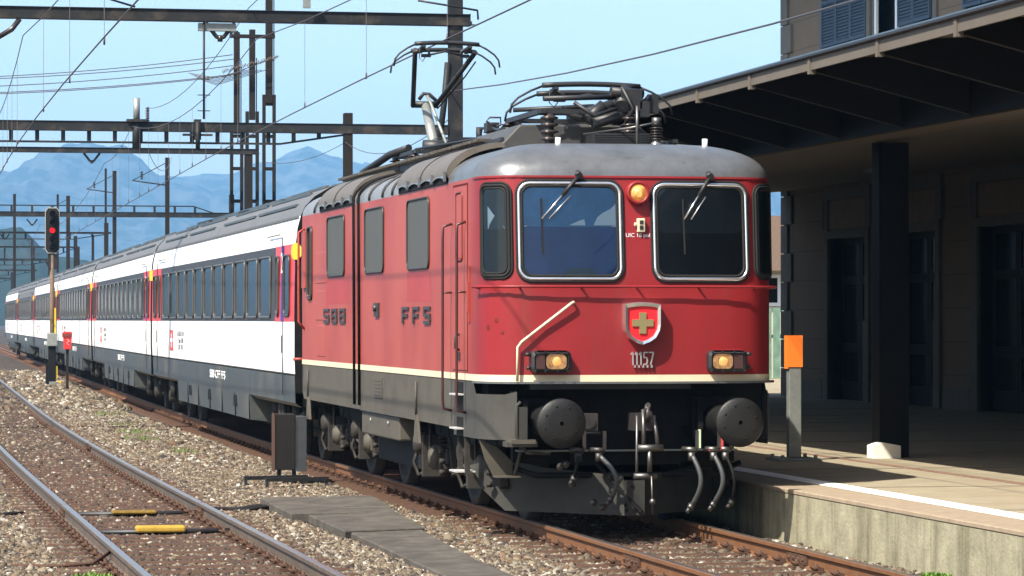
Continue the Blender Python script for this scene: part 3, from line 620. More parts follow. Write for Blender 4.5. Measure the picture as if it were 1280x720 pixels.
b = MB(); q = lambda s, z: nose(s, z, .0065); b.add([q(-.42, 2.94), q(-.17, 2.94), q(-.17, 3.13), q(-.20, 3.15), q(-.25, 3.10), q(-.33, 3.06), q(-.38, 3.02)], [tuple(range(7))]); b.add([q(-.66, 2.94), q(-.50, 2.94), q(-.51, 3.0), q(-.56, 2.985)], [(0, 1, 2, 3)]); b.add([q(-1.12, 2.927), q(-.17, 2.927), q(-.17, 2.938), q(-1.12, 2.938)], [(0, 1, 2, 3)])
b.build('white_reflection', mat('painted_white_reflection', (.65, .75, .8), .8), wl)  # bright reflections in the windscreen painted as flat white shapes
b = MB(); b.add([q(-.72, 2.44), q(-.40, 2.44), q(-.41, 2.50), q(-.46, 2.525), q(-.66, 2.525), q(-.71, 2.50)], [tuple(range(6))]); b.build('seat_top', mat('seat_top_behind_glass', (.08, .12, .16), .8), wl)

for sg in (-1, 1):
    a, c = (1.245, 1.62) if sg > 0 else (-1.62, -1.245)
    cw = window(loco, 'corner_window', a, c, 2.45, 3.33, .08, nose, mat('dark_teal_interior', (.008, .016, .020), .5), M_rubber, .017, off=.006, fo=.014)
    patch(MB(), a+.01, c-.01, 2.90, 3.32, .07, nose, .011).build('roller_blind', mat('teal_grey_blind', (.02, .05, .065), .5, var=.3, vscale=4), cw); patch(MB(), a+.005, c-.005, 2.455, 3.325, .075, nose, .016).build('pane', M_pane, cw)
    if sg < 0: b = MB(); qq = lambda s, z: nose(s, z, .0135); b.add([qq(-1.50, 2.91), qq(-1.28, 2.91), qq(-1.42, 3.05), qq(-1.50, 3.13)], [(0, 1, 2, 3)]); b.build('white_reflection', MATS['painted_white_reflection'], cw)  # painted white reflection repeated in the left corner window
side = lambda sx: (lambda s, z, off=0: Vector((sx*(1.485+off), s, z)))
for sx in (-1, 1):
    for a, c in ((3.17, 4.56), (6.23, 7.62), (9.31, 10.79)):
        window(loco, 'side_window', a, c, 2.575, 3.325, .09, side(sx), M_matglass, M_letter, .011, seal=False)
b = MB()
for a, c in ((3.12, 4.62), (9.0, 10.9)): b.add([(-1.4862, a, 2.22), (-1.4862, c, 2.22), (-1.4862, c, 2.54), (-1.4862, a, 2.54)], [(0, 1, 2, 3)])
islands('repainted_patch', b, mat('fresh_red_patch', (.30, .035, .035), .5, var=.12, vscale=2), loco)
for s_, z_, r_ in ((-1.40, 2.02, .03), (-1.33, 1.90, .022), (-1.52, 1.95, .035)): MB().lathe(nose(s_, z_, .0005), nose(s_, z_, 1)-nose(s_, z_, 0), [(0, r_), (.0015, r_*.9), (.002, r_*.5), (.0015, 0)], 14).build('rust_spot', mat('brown_red_spot', (.13, .02, .018), .7), loco)
# wipers
for x0, x1 in ((-.56, -.93), (.75, .47)):
    b = MB(); a = nose(x0, 3.42, .05); e = nose(x1, 3.00, .06)
    b.cyl(a+Vector((0, .08, .03)), a+Vector((0, -.02, .0)), .035, n=10); b.tube([a, a+(e-a)*.45], .020, 6); wp = b.build('wiper', M_dkroof, loco)
    b = MB(); b.tube([a+(e-a)*.35, e], .010, 6); b.tube([a+(e-a)*.40+Vector((.06, 0, -.03)), e+Vector((.07, 0, .0))], .008, 6); b.build('wiper_arm', M_chrome, wp)
    b = MB(); f1 = nose(x1, 3.20, .03); f2 = nose(x1+.01, 2.66, .03); b.bar(f1, f2, .014, .02); b.build('wiper_blade', M_rubber, wp)
# long handrail below the windscreens + posts
b = MB(); ss = [-1.72+i*.1 for i in range(36)]; b.tube([nose(s, 2.345, .07) for s in ss if s < 1.72], .013, 8)
for s in (-1.7, -1.15, -.55, 0, .62, 1.2, 1.7): b.tube([nose(s, 2.345, .07), nose(s, 2.33, .0)], .010, 6)
b.build('handrail', M_red, loco)
b = MB(); b.tube([nose(-.635, 2.195, .05), nose(-.66, 2.18, .055), nose(-1.13, 1.81, .055), nose(-1.165, 1.76, .055), nose(-1.17, 1.43, .05)], .014, 8); b.tube([nose(-.635, 2.195, .05), nose(-.635, 2.195, 0)], .012, 6)
b.build('step_handrail', M_cream, loco)
# top lamp, side headlights
M_lampglass = mat('warm_lit_lamp', (.55, .30, .11), .15, 0, emit=(1, .36, .06), estr=.18, var=.5, vscale=25)
M_reflector = mat('lamp_reflector', (.50, .30, .15), .3, .6, var=.6, vscale=22, emit=(1, .40, .12), estr=.05)
c = nose(.02, 3.255, 0); b = MB(); b.lathe(c+Vector((0, .04, 0)), (0, -1, .05), [(0, .115), (.11, .115), (.125, .105), (.12, .085), (.10, .08)], 28); tl = b.build('top_headlight', M_red, loco)
b = MB(); b.lathe(c+Vector((0, .02, 0)), (0, -1, .05), [(.06, .03), (.09, .085), (.10, .0)], 24); b.build('lamp_glass', M_lampglass, tl)
MB().cyl(c+Vector((.0, -.085, -.01)), c+Vector((0, -.10, -.01)), .03).build('lamp_bulb', M_lampglass, tl)
for cx, red_out in ((-.865, -1), (.893, 1)):
    c = nose(cx, 1.62, 0); y = c.y
    b = MB(); pts = rr(cx-.195, cx+.195, 1.515, 1.725, .05)
    n = len(pts); vs = [(p[0], y+.05, p[1]) for p in pts]+[(p[0], y-.10, p[1]) for p in pts]+[(cx+(p[0]-cx)*.86, y-.115, 1.62+(p[1]-1.62)*.76) for p in pts]+[(cx+(p[0]-cx)*.84, y-.085, 1.62+(p[1]-1.62)*.74) for p in pts]
    b.add(vs, [(q*n+k, q*n+(k+1) % n, (q+1)*n+(k+1) % n, (q+1)*n+k) for q in range(3) for k in range(n)]+[tuple(3*n+k for k in range(n))])
    for qx in (-.19, -.07, .07, .19):
        for qz in (-.1, .1): b.cyl((cx+qx*.85, y-.105, 1.62+qz*.92), (cx+qx*.85, y-.125, 1.62+qz*.92), .010, n=6)
    b.cyl((cx+red_out*.20, y-.06, 1.69), (cx+red_out*.245, y-.06, 1.69), .018, n=8); b.cyl((cx+red_out*.20, y-.06, 1.56), (cx+red_out*.235, y-.06, 1.56), .018, n=8)
    hd = b.build('headlight', M_dkroof, loco)
    a = cx+.055 if red_out < 0 else cx-.045
    b = MB(); b.add([(p[0], y-.100, p[1]) for p in rr(a-.105, a+.095, 1.548, 1.692, .05)], [tuple(range(28))]); b.build('lamp_glass', M_reflector, hd)
    b = MB(); b.lathe((a, y-.101, 1.62), (0, -1, 0), [(0, .045), (.004, .035), (.006, .0)], 20); b.build('lamp_bulb', M_lampglass, hd)
    q = cx+red_out*.108
    b = MB(); b.box(q-.045, q+.045, y-.103, y-.09, 1.55, 1.69); b.build('tail_light', mat('dark_tail_lens', (.06, .03, .03), .15), hd)
    b = MB(); b.box(cx-.15, cx+.15, y-.12, y+.03, 1.728, 1.738); b.build('lamp_visor', M_red, hd)
# socket box, small inscription
c = nose(.045, 2.95, 0); b = MB(); b.box(.01, .085, c.y-.05, c.y+.02, 2.875, 3.01); b.cyl((-.02, c.y-.03, 2.95), (.0, c.y-.03, 2.95), .02); sk = bevel(b.build('socket_box', M_cream, loco), .008)
b = MB(); b.box(.03, .065, c.y-.056, c.y-.05, 2.90, 2.94); b.box(.03, .065, c.y-.056, c.y-.05, 2.955, 2.99); b.build('socket_lid', M_dkroof, sk)
text('inscription', 'UIC 18 pol', .055, M_textw, loco, face_front(.02, nose(0, 2.84, .003).y, 2.845), .001)
# shield
sh = [(-.18, .20), (-.09, .215), (0, .22), (.09, .215), (.18, .20), (.18, .0), (.17, -.06), (.13, -.13), (.07, -.17), (0, -.195), (-.07, -.17), (-.13, -.13), (-.17, -.06), (-.18, 0)]
cx, cz = .035, 1.975; y = nose(0, 1.97, 0).y; n = len(sh); b = MB(); vs = []
for k, (sc, dy) in enumerate(((1.02, .02), (1.0, -.10), (.97, -.112), (.83, -.105), (.80, -.085))): vs += [(cx+p[0]*sc, y+dy, cz+p[1]*sc) for p in sh]
b.add(vs, [(q*n+k, q*n+(k+1) % n, (q+1)*n+(k+1) % n, (q+1)*n+k) for q in range(4) for k in range(n)]); em = b.build('shield', M_chrome, loco)
b = MB(); b.add([(cx+p[0]*.81, y-.088, cz+p[1]*.81) for p in sh], [tuple(range(n))]); b.build('shield_field', mat('shield_red', (.70, .02, .03), .3), em)
b = MB(); b.box(cx-.105, cx+.105, y-.103, y-.086, cz-.015, cz+.052); b.box(cx-.034, cx+.034, y-.1032, y-.0862, cz-.085, cz+.12); b.build('cross', mat('bronze_cross', (.30, .25, .12), .5, .5), em)
b = MB(); yn = nose(0, 1.62, 0).y; N_ = {'1': [((-.012, .10), (.008, .125)), ((.008, .125), (.008, 0))], '5': [((.045, .122), (.008, .122)), ((.008, .122), (.006, .072)), ((.006, .072), (.034, .074)), ((.034, .074), (.042, .04)), ((.042, .04), (.034, .008)), ((.034, .008), (.002, .008))], '7': [((0, .122), (.046, .122)), ((.046, .122), (.016, 0))]}
for k, (ch, x) in enumerate((('1', -.055), ('1', -.015), ('1', .025), ('5', .055), ('7', .112))):
    for p_, q_ in N_[ch]: b.bar((x+p_[0]+.0, yn-.022-.0007*k, 1.585+p_[1]), (x+q_[0], yn-.022-.0007*k, 1.585+q_[1]), .012, .016, up=(0, 1, 0))
b.build('number', M_num, loco)
b = MB()
for k in range(5): b.box(-.035+k*.042, -.020+k*.042, nose(0, 1.6, .0).y-.03, nose(0, 1.6, 0).y, 1.56, 1.585)
b.build('number_mounting', M_num, loco)
# block letters on the side, built as slanted metal strokes standing off the wall
SEG = {'S': 'abfgcd'.replace('b', '')+'', 'F': 'aefg', 'B': 'abcdefg', 'C': 'adef'}
SEG['S'] = 'afgcd'
def letter(ch, yl, x0=-1.485, w=.30, z0=1.98, z1=2.165):
    b = MB(); zm = (z0+z1)/2; yr = yl-w; t = .034; X0, X1 = x0-.020, x0+.01
    def hb(z, a=yl, c=yr): b.box(X0, X1, a, c, z-t/2, z+t/2)
    def vb(yy, a, c): b.box(X0, X1, yy-.045, yy+.045, a, c)
    s = SEG[ch]
    if 'a' in s: hb(z1-t/2)
    if 'g' in s: hb(zm, yl, yr if ch != 'F' else yr+.06)
    if 'd' in s: hb(z0+t/2)
    if 'f' in s: vb(yl-.035, zm+t/2+.001, z1-t-.001)
    if 'e' in s: vb(yl-.035, z0+(t if 'd' in s else 0)+.001, zm-t/2-.001)
    if 'b' in s: vb(yr+.035, zm+t/2+.001, z1-t-.001)
    if 'c' in s: vb(yr+.035, z0+t+.001, zm-t/2-.001)
    return b
for ch, yl in (('S', 11.08), ('B', 10.38), ('B', 9.68), ('F', 4.88), ('F', 4.18), ('S', 3.48)): letter(ch, yl, w=.46 if yl > 6 else .40).build('letter', M_letter, loco)
# door with frame, handles, handrails, step ladder
dr = bpy.data.objects.new('cab_door', None); COL.objects.link(dr); dr.parent = loco
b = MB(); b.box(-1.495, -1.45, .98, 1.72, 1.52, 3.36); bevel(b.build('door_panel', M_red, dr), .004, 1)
b = MB()
for q in (.955, 1.745): b.box(-1.489, -1.46, q-.012, q+.012, 1.50, 3.38)
b.box(-1.489, -1.46, .955, 1.745, 3.365, 3.385); b.box(-1.489, -1.46, .967, 1.733, 1.60, 1.612); b.build('door_gap', mat('dark_red_gap', (.08, .012, .012), .7), dr)
pts = [side(-1)(s, z, .012) for s, z in dens(rr(1.18, 1.52, 2.62, 3.30, .05))]; b = MB().tube(pts, .014, 6, closed=True); b.build('door_window_frame', mat('dark_red_frame', (.14, .02, .02), .5), dr)
b = MB(); b.box(-1.502, -1.49, 1.20, 1.50, 2.64, 3.28); b.build('door_window', M_red, dr)
b = MB(); b.tube([(-1.495, 1.35, 1.72), (-1.54, 1.35, 1.74), (-1.54, 1.35, 1.86), (-1.495, 1.35, 1.88)], .012, 6); b.box(-1.51, -1.49, 1.30, 1.40, 1.62, 1.70); b.build('door_handle', M_letter, dr)
b = MB(); b.box(-1.50, -1.46, .80, .88, 2.0, 2.55); b.box(-1.51, -1.48, .82, .86, 2.1, 2.4); b.build('door_hinge', M_red, dr)
for y in (1.82, 1.02):
    b = MB(); b.tube([(-1.49, y, 3.0), (-1.58, y, 2.97), (-1.585, y, 2.85), (-1.585, y, 1.20), (-1.57, y, 1.12), (-1.49, y, 1.10)], .014, 8); b.tube([(-1.585, y, 2.3), (-1.49, y, 2.3)], .010, 6); b.build('door_handrail', mat('worn_red_rail', (.07, .025, .024), .4, .3), loco)
b = MB(); b.box(-1.487, -1.40, 1.22, 1.56, 1.10, 1.40); b.box(-1.487, -1.40, 1.22, 1.56, .86, 1.05); b.build('step_pocket', M_black, loco)
b = MB()
for q in (1.2, 1.58): b.box(-1.47, -1.42, q-.02, q+.02, .48, 1.0)
islands('step_strap', b, M_running, loco)
for z in (1.27, .93, .50):
    b = MB(); b.box(-1.56, -1.36, 1.2, 1.58, z, z+.016); b.build('step_tread', mat('worn_bright_tread', (.5, .5, .48), .5, .3), loco)
# panels, plates, grille on the side
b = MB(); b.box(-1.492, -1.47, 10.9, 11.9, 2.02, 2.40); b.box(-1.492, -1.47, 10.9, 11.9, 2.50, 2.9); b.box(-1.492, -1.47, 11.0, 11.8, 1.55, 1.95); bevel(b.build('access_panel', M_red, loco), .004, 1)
b = MB(); b.box(-1.51, -1.48, 6.55, 6.85, 2.06, 2.22); b.cyl((-1.54, 6.7, 2.16), (-1.49, 6.7, 2.16), .04, n=10); b.build('filler_cap', M_letter, loco)
pl = MB(); pl.box(-1.492, -1.47, 6.35, 6.95, 1.12, 1.36); pl = pl.build('data_plate', M_grey, loco)
b = MB()
for k in range(5): b.box(-1.497, -1.49, 6.42, 6.88, 1.15+k*.04, 1.165+k*.04)
b.build('plate_writing', mat('faint_plate_text', (.08, .075, .06), .7), pl)
b = MB()
for y in (12.6, 3.95): b.tube([(-1.50, y, 1.36), (-1.50, y, 1.0)], .012, 6); b.prism([(y-.16, .70), (y+.16, .70), (y+.06, 1.0), (y-.02, 1.0)], 'x', -1.50, -1.47)
b.build('jacking_bracket', M_grey, loco)
b = MB(); b.box(-1.44, -1.22, 5.45, 8.2, .66, .93); bevel(b.build('battery_box', M_grey, loco), .02)
b = MB(); b.box(-1.455, -1.2, 5.42, 8.23, .932, .95)
for y in (6.2, 7.5): b.cyl((-1.43, y, .84), (-1.452, y, .84), .025, n=8)
b.build('box_lid', M_galv, loco)
b = MB(); b.box(-1.2, 1.2, 5.3, 8.4, .35, .95); b.build('transformer', M_black, loco)
# rear end details
b = MB()
b.box(-1.52, -1.44, 12.75, 13.1, 2.45, 3.2); b.build('rear_handrail_bracket', M_red, loco)
b = MB(); b.tube([(-1.49, 13.0, 3.25), (-1.57, 13.0, 3.2), (-1.57, 13.0, 2.0), (-1.49, 13.0, 1.9)], .016, 6); b.tube([(-1.6, 13.3, 1.49), (-1.4, 13.3, 1.49)], .02, 6); b.build('rear_handrail', M_red, loco)
window(loco, 'rear_door_window', 12.25, 12.65, 2.3, 3.25, .08, side(-1), M_glass2, M_letter, .017, seal=False)
# buffers, beam, coupling, hoses
def buffer(x):
    c = (x, -.65, 1.04); b = MB(); b.lathe((x, -.655, 1.04), (0, 1, 0), [(0, .02), (.004, .12), (.012, .225), (.028, .238), (.045, .235), (.06, .12), (.08, .095), (.25, .095), (.26, .125), (.55, .15), (.95, .15), (.97, .18), (1.0, .18)], 40)
    o = b.build('buffer', mat('greasy_buffer_metal', (.015, .0145, .014), .45, .35, var=.25, vscale=9, bump=.1, bscale=30), loco)
    b = MB()
    for k in range(8): a = k*math.pi/4+.3; b.lathe((x+.165*math.cos(a), -.652, 1.04+.165*math.sin(a)), (0, 1, 0), [(0, .0), (.002, .012), (.02, .012)], 8)
    b.build('buffer_rivet', M_black, o)
    b = MB(); b.box(x-.24, x+.24, .25, .50, .85, 1.26)
    b.bar((x-.20, .1, 1.10), (x-.20, .5, 1.10), .05, .3); b.build('buffer_plate', M_black, o)
for x in (-.875, .875): buffer(x)
b = MB(); b.tube([(-1.16, -.10, 1.23), (-1.20, -.10, 1.20), (-1.20, -.10, .90), (-1.10, -.08, .74), (-.86, -.05, .73)], .02, 6); b.box(-1.18, -1.10, -.12, .12, .86, 1.18); b.build('buffer_bracket', M_plough, loco)
b = MB(); b.box(-1.05, .55, .0, .14, 1.35, 1.40); b.build('beam_cover', M_dkroof, loco)
b = MB(); b.box(-1.10, 1.10, .30, .50, .735, .75); b.build('beam_lip', M_galv, loco)
# screw coupling
b = MB(); b.box(-.05, .13, -.15, .15, .95, 1.12)
b.tube([(.04, -.12, 1.05), (.04, -.26, 1.13), (.04, -.34, 1.20), (.04, -.38, 1.14), (.04, -.34, 1.05)], .03, 8)
cp = b.build('coupling_hook', M_letter, loco)
b = MB(); b.tube([(.0, -.30, 1.16), (-.005, -.34, .98), (-.01, -.36, .80)], .020, 8); b.tube([(.10, -.30, 1.10), (.12, -.34, .95), (.13, -.36, .80)], .020, 8); b.tube([(-.06, -.30, 1.1), (-.07, -.33, .7), (-.07, -.33, .50)], .014, 6)
b.cyl((-.07, -.36, .79), (.18, -.36, .79), .035); b.cyl((-.10, -.33, .52), (.13, -.33, .52), .03); b.tube([(.05, -.36, .78), (.05, -.36, .56)], .024, 10); b.tube([(.07, -.36, .52), (.08, -.36, .15)], .010, 6); b.lathe((.08, -.36, .24), (0, 0, 1), [(0, 0), (.012, .028), (.035, .034), (.06, .024), (.07, 0)], 12); b.build('screw_link', M_steel, cp)
def hose(x, z1, sw, m=M_hose, r=.024, x2=None):
    x2 = x2 if x2 is not None else x+.02
    pts = [Vector((x+(x2-x)*t+sw*math.sin(t*math.pi), -.22-.10*math.sin(t*math.pi), .72+(z1-.72)*t)) for t in [i/10 for i in range(11)]]
    h = MB().tube(pts, r, 10).build('brake_hose', m, loco)
    b = MB(); b.cyl((x, -.22, .74), (x, -.22, .66), .034); b.tube([(x-.07, -.14, .77), (x, -.2, .77), (x+.06, -.2, .76)], .026, 8); b.box(x+.05, x+.08, -.2, -.17, .77, .95)
    b.cyl((x2-.0, -.22, z1+.02), (x2-.02, -.24, z1-.03), .032); b.tube([(x2-.01, -.22, z1), (x2-.05, -.24, z1-.06)], .022, 8); b.build('hose_coupling', M_steel if x > 0 else M_letter, h); return h
hose(-.42, .30, .09, x2=-.30); hose(.50, .22, .07, x2=.50); hose(.72, .24, .07, x2=.72); hose(.84, .26, .03, M_black, .016, x2=.90); hose(-.62, .5, -.02, M_black, .018, x2=-.66)
b = MB(); b.box(.58, .60, -.2, -.17, .78, .96); b.build('cock_handle', mat('pale_green_handle', (.5, .6, .4), .5), loco)
b = MB(); b.box(.80, .825, -.2, -.17, .76, .94); b.box(.68, .80, -.2, -.16, .75, .78); b.build('cock_handle', mat('red_cock_handle', (.5, .06, .06), .5), loco)
b = MB(); b.box(-.60, -.40, -.1, 0, .95, 1.12); b.cyl((-.5, -.12, 1.04), (-.5, 0, 1.04), .07); b.tube([(-.62, -.12, 1.16), (-.66, -.13, 1.0), (-.58, -.12, .93), (-.38, -.12, .93)], .012, 6); b.build('jumper_socket', M_letter, loco)
b = MB()
for x, z in ((-.78, .60), (-.72, .62), (-.66, .43), (-.36, .2), (-.45, .25)): b.lathe((x, -.10, z), (0, -1, .3), [(0, .03), (.05, .035), (.06, .02), (.1, .015)], 10)
islands('air_pipe_end', b, M_steel, loco)
b = MB(); b.tube([(-1.2, .6, .6), (-.9, .4, .5), (.9, .4, .5), (1.2, .6, .6)], .03, 8); b.build('pipe_run', M_black, loco)
# snow plough: swept plates, with holes standing in the middle
def plate(b, P, t=.014, d=(0, 1, 0)):
    P = [Vector(p) for p in P]; n = len(P); e = Vector(d)*t; b.add(P+[p+e for p in P], [tuple(range(n)), tuple(range(2*n-1, n-1, -1))]+[(i, (i+1) % n, n+(i+1) % n, n+i) for i in range(n)]); return b
b = MB()
for sx in (-1, 1):
    plate(b, [(sx*1.38, 1.42, .56), (sx*1.30, 1.34, .36), (sx*1.08, 1.10, .12), (sx*.10, .06, .12), (sx*.10, .10, .50), (sx*.75, .82, .56), (sx*1.14, 1.22, .64)])
b.box(-.10, .10, .05, .08, .12, .46)
b.build('snow_plough', M_plough, loco)
b = MB()
for x, z in ((-.02, .40), (.0, .17), (-.08, .17), (-.09, .22)): b.cyl((x, .049, z), (x, .044, z), .02, n=10)
b.bar((-.35, .2, .62), (.06, .02, .16), .05, .03); b.build('plough_stay', M_black, loco)
# corner step
b = MB(); b.box(-1.32, -1.08, .30, .50, .485, .50); plate(b, [(-1.46, .50, .86), (-1.27, .50, .77), (-1.12, .50, .63), (-1.13, .50, .50), (-1.32, .50, .50), (-1.40, .50, .66)], .012, (0, 1, 0)); b.tube([(-1.11, .46, .50), (-1.07, .46, .66), (-1.03, .46, .84)], .018, 6); b.box(-1.30, -1.0, -.12, .1, .80, .85); b.box(-1.26, -1.02, -.14, .05, .83, .87); islands('corner_step', b, M_grey, loco)

# bogies
def wheel(par, x, y, r=.63):
    sx = -1 if x < 0 else 1
    b = MB(); b.lathe((x-sx*.07, y, r), (sx, 0, 0), [(-.02, r-.05), (-.02, r+.028), (.01, r+.028), (.03, r+.005), (.11, r), (.11, r-.09), (.07, r-.12), (.06, .2), (.10, .16), (.12, .0)], 40); return b.build('wheel', M_running, par)
def loco_bogie(yc):
    bg = bpy.data.objects.new('bogie', None); COL.objects.link(bg); bg.parent = loco; bg.location = (0, yc, 0)
    for y in (-1.35, 1.35):
        for x in (-.75, .75): wheel(bg, x, y)
        MB().cyl((-.7, y, .63), (.7, y, .63), .09).build('axle', M_black, bg)
        for sx in (-1, 1):
            b = MB(); b.box(sx*.98, sx*1.22, y-.20, y+.20, .38, .66); b.box(sx*.98, sx*1.16, y-.34, y-.16, .46, .62); b.box(sx*.98, sx*1.16, y+.16, y+.34, .46, .62); ab = bevel(b.build('axle_box', M_running, bg), .025)
            b = MB(); b.lathe((sx*1.22, y, .52), (sx, 0, 0), [(0, .13), (.04, .13), (.06, .09), (.075, .085), (.08, .0)], 20); b.build('axle_cap', M_grey, ab)
            if y < 0: b = MB(); b.prism([(y-.16, .60), (y-.16, .42), (y+.35, .40), (y+1.2, .52), (y+1.2, .64), (y+.3, .64)], 'x', sx*1.17, sx*1.235); bevel(b.build('axle_beam', M_grey, bg), .01)
            for q in (-.26, .26):
                b = MB(); b.tube([(sx*1.08+.055*math.cos(t*.8), y+q+.055*math.sin(t*.8), .63+t*.0045) for t in range(54)], .015, 5); b.build('coil_spring', M_running, bg)
            b = MB(); b.lathe((sx*1.24, y+.55, .66), (sx, 0, 0), [(0, .12), (.10, .12), (.13, .08), (.14, 0)], 16); b.tube([(sx*1.3, y+.62, .62), (sx*1.34, y+.72, .45), (sx*1.3, y+.65, .30), (sx*1.26, y+.55, .34)], .02, 6); b.tube([(sx*1.26, y+.1, .9), (sx*1.28, y+.02, .42)], .02, 6); b.box(sx*1.1, sx*1.3, y+.35, y+.45, .3, .75); b.build('brake_rigging', M_running, bg)
            b = MB()
            for q in (-.12, 0, .12): b.cyl((sx*1.2, y-.45, .5+q), (sx*1.26, y-.45, .5+q), .03, n=10)
            b.bar((sx*1.1, y-.55, .35), (sx*1.1, y-.35, .75), .08, .05); b.build('brake_block', M_running, bg)
    b = MB()
    for sx in (-1, 1): b.prism([(-2.0, .86), (-1.9, .76), (-.9, .74), (-.6, .55), (.6, .55), (.9, .74), (1.9, .76), (2.0, .86), (2.0, .95), (-2.0, .95)], 'x', sx*.95, sx*1.12)
    b.box(-.95, .95, -.4, .4, .5, .9); b.box(-.9, .9, -2.0, -1.9, .6, .9); b.build('bogie_frame', M_black, bg)
    b = MB(); b.box(-.65, .65, -1.0, 1.0, .25, .8); b.build('traction_motor', M_black, bg)
loco_bogie(2.95); loco_bogie(10.3)
# rear buffers toward the coach, gangway lamp
b = MB()
for x in (-.875, .875): b.lathe((x, LB+.65, 1.04), (0, -1, 0), [(0, .02), (.01, .23), (.05, .23), (.07, .09), (.3, .09), (.32, .15), (.62, .15)], 24)
islands('rear_buffer', b, M_black, loco)
# ================================================================ COACHES
CL = 25.15; PITCH_C = 25.75; C0 = 14.45
def coach_parts(root, kind='2'):
    h = CL/2; side_x = 1.41
    def strip(name, prof, m, y0=-h, y1=h, smooth=False, par=root, both=True):
        b = MB()
        for sx in ((-1, 1) if both else (-1,)):
            n = len(prof); vs = [(sx*x, y0, z) for x, z in prof]+[(sx*x, y1, z) for x, z in prof]; b.add(vs, [(k, k+1, n+k+1, n+k) for k in range(n-1)], smooth)
        return b.build(name, m, par)
    low = strip('lower_panel', [(1.36, 1.24), (1.405, 1.27), (1.415, 1.5), (1.415, 2.0)], M_white, -h+.02, h-.02)
    dark = kind == 'r'
    strip('window_band', [(1.415, 2.0), (1.40, 3.08)], M_band)
    strip('upper_panel', [(1.40, 3.08), (1.375, 3.30), (1.33, 3.47)], M_cgrey if dark else M_white)
    rp = [(1.33, 3.47), (1.27, 3.60), (1.14, 3.74), (.92, 3.87), (.6, 3.97), (.3, 4.02), (0, 4.035)]
    rf = strip('roof', rp, M_cgrey, smooth=True)
    b = MB()
    for x, z in ((1.235, 3.655), (1.03, 3.82), (.80, 3.925), (.45, 4.0)):
        for sx in (-1, 1):
            for y0 in (-h+1.2, -h/2+.3, .6, h/2-.1): b.bar((sx*x, y0, z), (sx*x, y0+h/2-1.5, z), .05, .035)
    islands('roof_rib', b, M_skirt, rf)
    b = MB(); 
    for sx in (-1, 1): b.bar((sx*1.348, -h+.1, 3.46), (sx*1.348, h-.1, 3.46), .02, .03)
    b.build('roof_gutter', M_cgrey, rf)
    # skirt: shallow over the bogies, deep between them
    b = MB()
    for sx in (-1, 1):
        b.add([(sx*x, y, z) for y in (-h+.1, h-.1) for x, z in ((1.40, 1.24), (1.39, .86), (1.3, .80))], [(0, 1, 4, 3), (1, 2, 5, 4)])
        b.add([(sx*x, y, z) for y in (-h+6.0, h-6.0) for x, z in ((1.39, .859), (1.37, .46), (1.0, .42))], [(0, 1, 4, 3), (1, 2, 5, 4)])
        for y in (-h+6.0, h-6.0): b.add([(sx*1.39, y, .859), (sx*1.37, y, .46), (sx*1.0, y, .42), (sx*1.0, y, .859)], [(0, 1, 2, 3)])
    sk = b.build('skirt', M_skirt, root)
    b = MB()
    for k in range(7):
        y = -h+6.1+k*(CL-12.2)/6; b.box(-1.392, -1.37, y-.02, y+.02, .47, .85)
    for y in (-h+8, -h+12.4, h-9): b.box(-1.391, -1.37, y, y+.5, .62, .80)
    b.build('skirt_flap', M_black, sk)
    text('skirt_lettering', 'SBB CFF FFS', .20, M_textw, sk, face_left(-1.402, -1.5, 1.08), .002, 2.6)
    b = MB(); b.box(-1.28, 1.28, -h+.2, h-.2, .80, 1.22); b.box(-1.0, 1.0, -h+6.2, h-6.2, .45, .8); b.build('underframe', M_black, root)
    # ends and gangways
    ep = [(1.405, 1.0), (1.415, 2.0), (1.40, 3.08), (1.33, 3.47)]+rp[1:-1]; full = ep+[(0, 4.035)]+[(-x, z) for x, z in ep[::-1]]
    for y in (-h, h): b = MB(); b.add([(x, y, z) for x, z in full], [tuple(range(len(full)))]); b.build('end_wall', M_black, root)
    for sg in (-1, 1):
        b = MB()
        for k in range(3): b.box(-.75, .75, sg*(h+.01+k*.09), sg*(h+.07+k*.09), 1.2, 3.45)
        for x in (-.98, .98): b.lathe((x, sg*(h+.29), 1.04), (0, -sg, 0), [(0, .02), (.01, .22), (.04, .22), (.05, .08), (.3, .09)], 16)
        b.build('gangway_bellows', M_rubber, root)
    # end doors (red) with window, blue class stripe, white strips
    S_ = lambda s, z, off=0: Vector((-(1.409+off), s, z))
    for sg in (-1, 1):
        y0, y1 = sorted((sg*(h-.02), sg*(h-2.35)))
        b = MB(); b.add([(-1.419, y0, 2.0), (-1.419, y1, 2.0), (-1.404, y1, 3.085), (-1.404, y0, 3.085)], [(0, 1, 2, 3)]); d = b.build('end_door', M_cred, root)
        a, c = sorted((sg*(h-.55), sg*(h-1.2))); window(d, 'door_window', a, c, 2.08, 2.93, .1, S_, M_cglass, M_band, .018, .014, .016, seal=False)
        a, c = sorted((sg*(h-1.85), sg*(h-2.15))); window(d, 'toilet_window', a, c, 2.08, 2.93, .1, S_, M_matglass, M_band, .018, .014, .016, seal=False)
        if sg < 0:
            a, c = sorted((sg*(h-1.30), sg*(h-1.62))); b = MB(); b.add([(-1.423, a, 2.005), (-1.423, c, 2.005), (-1.408, c, 3.08), (-1.408, a, 3.08)], [(0, 1, 2, 3)]); b.build('class_stripe', M_cblue, d)
            if kind != 'r': text('class_number', kind, .42, M_textw, d, face_left(-1.422, sg*(h-1.46), 2.82), .002, 1.1)
        b = MB(); a = sg*(h-1.4); b.box(-1.424, -1.41, a-.01, a+.01, .95, 3.2); b.box(-1.424, -1.41, a-1.9*sg-.0, a-.3*sg, 3.24, 3.255)
        b.box(-1.424, -1.412, a+.06, a+.14, 1.55, 1.8); b.build('door_seam', M_letter, d)
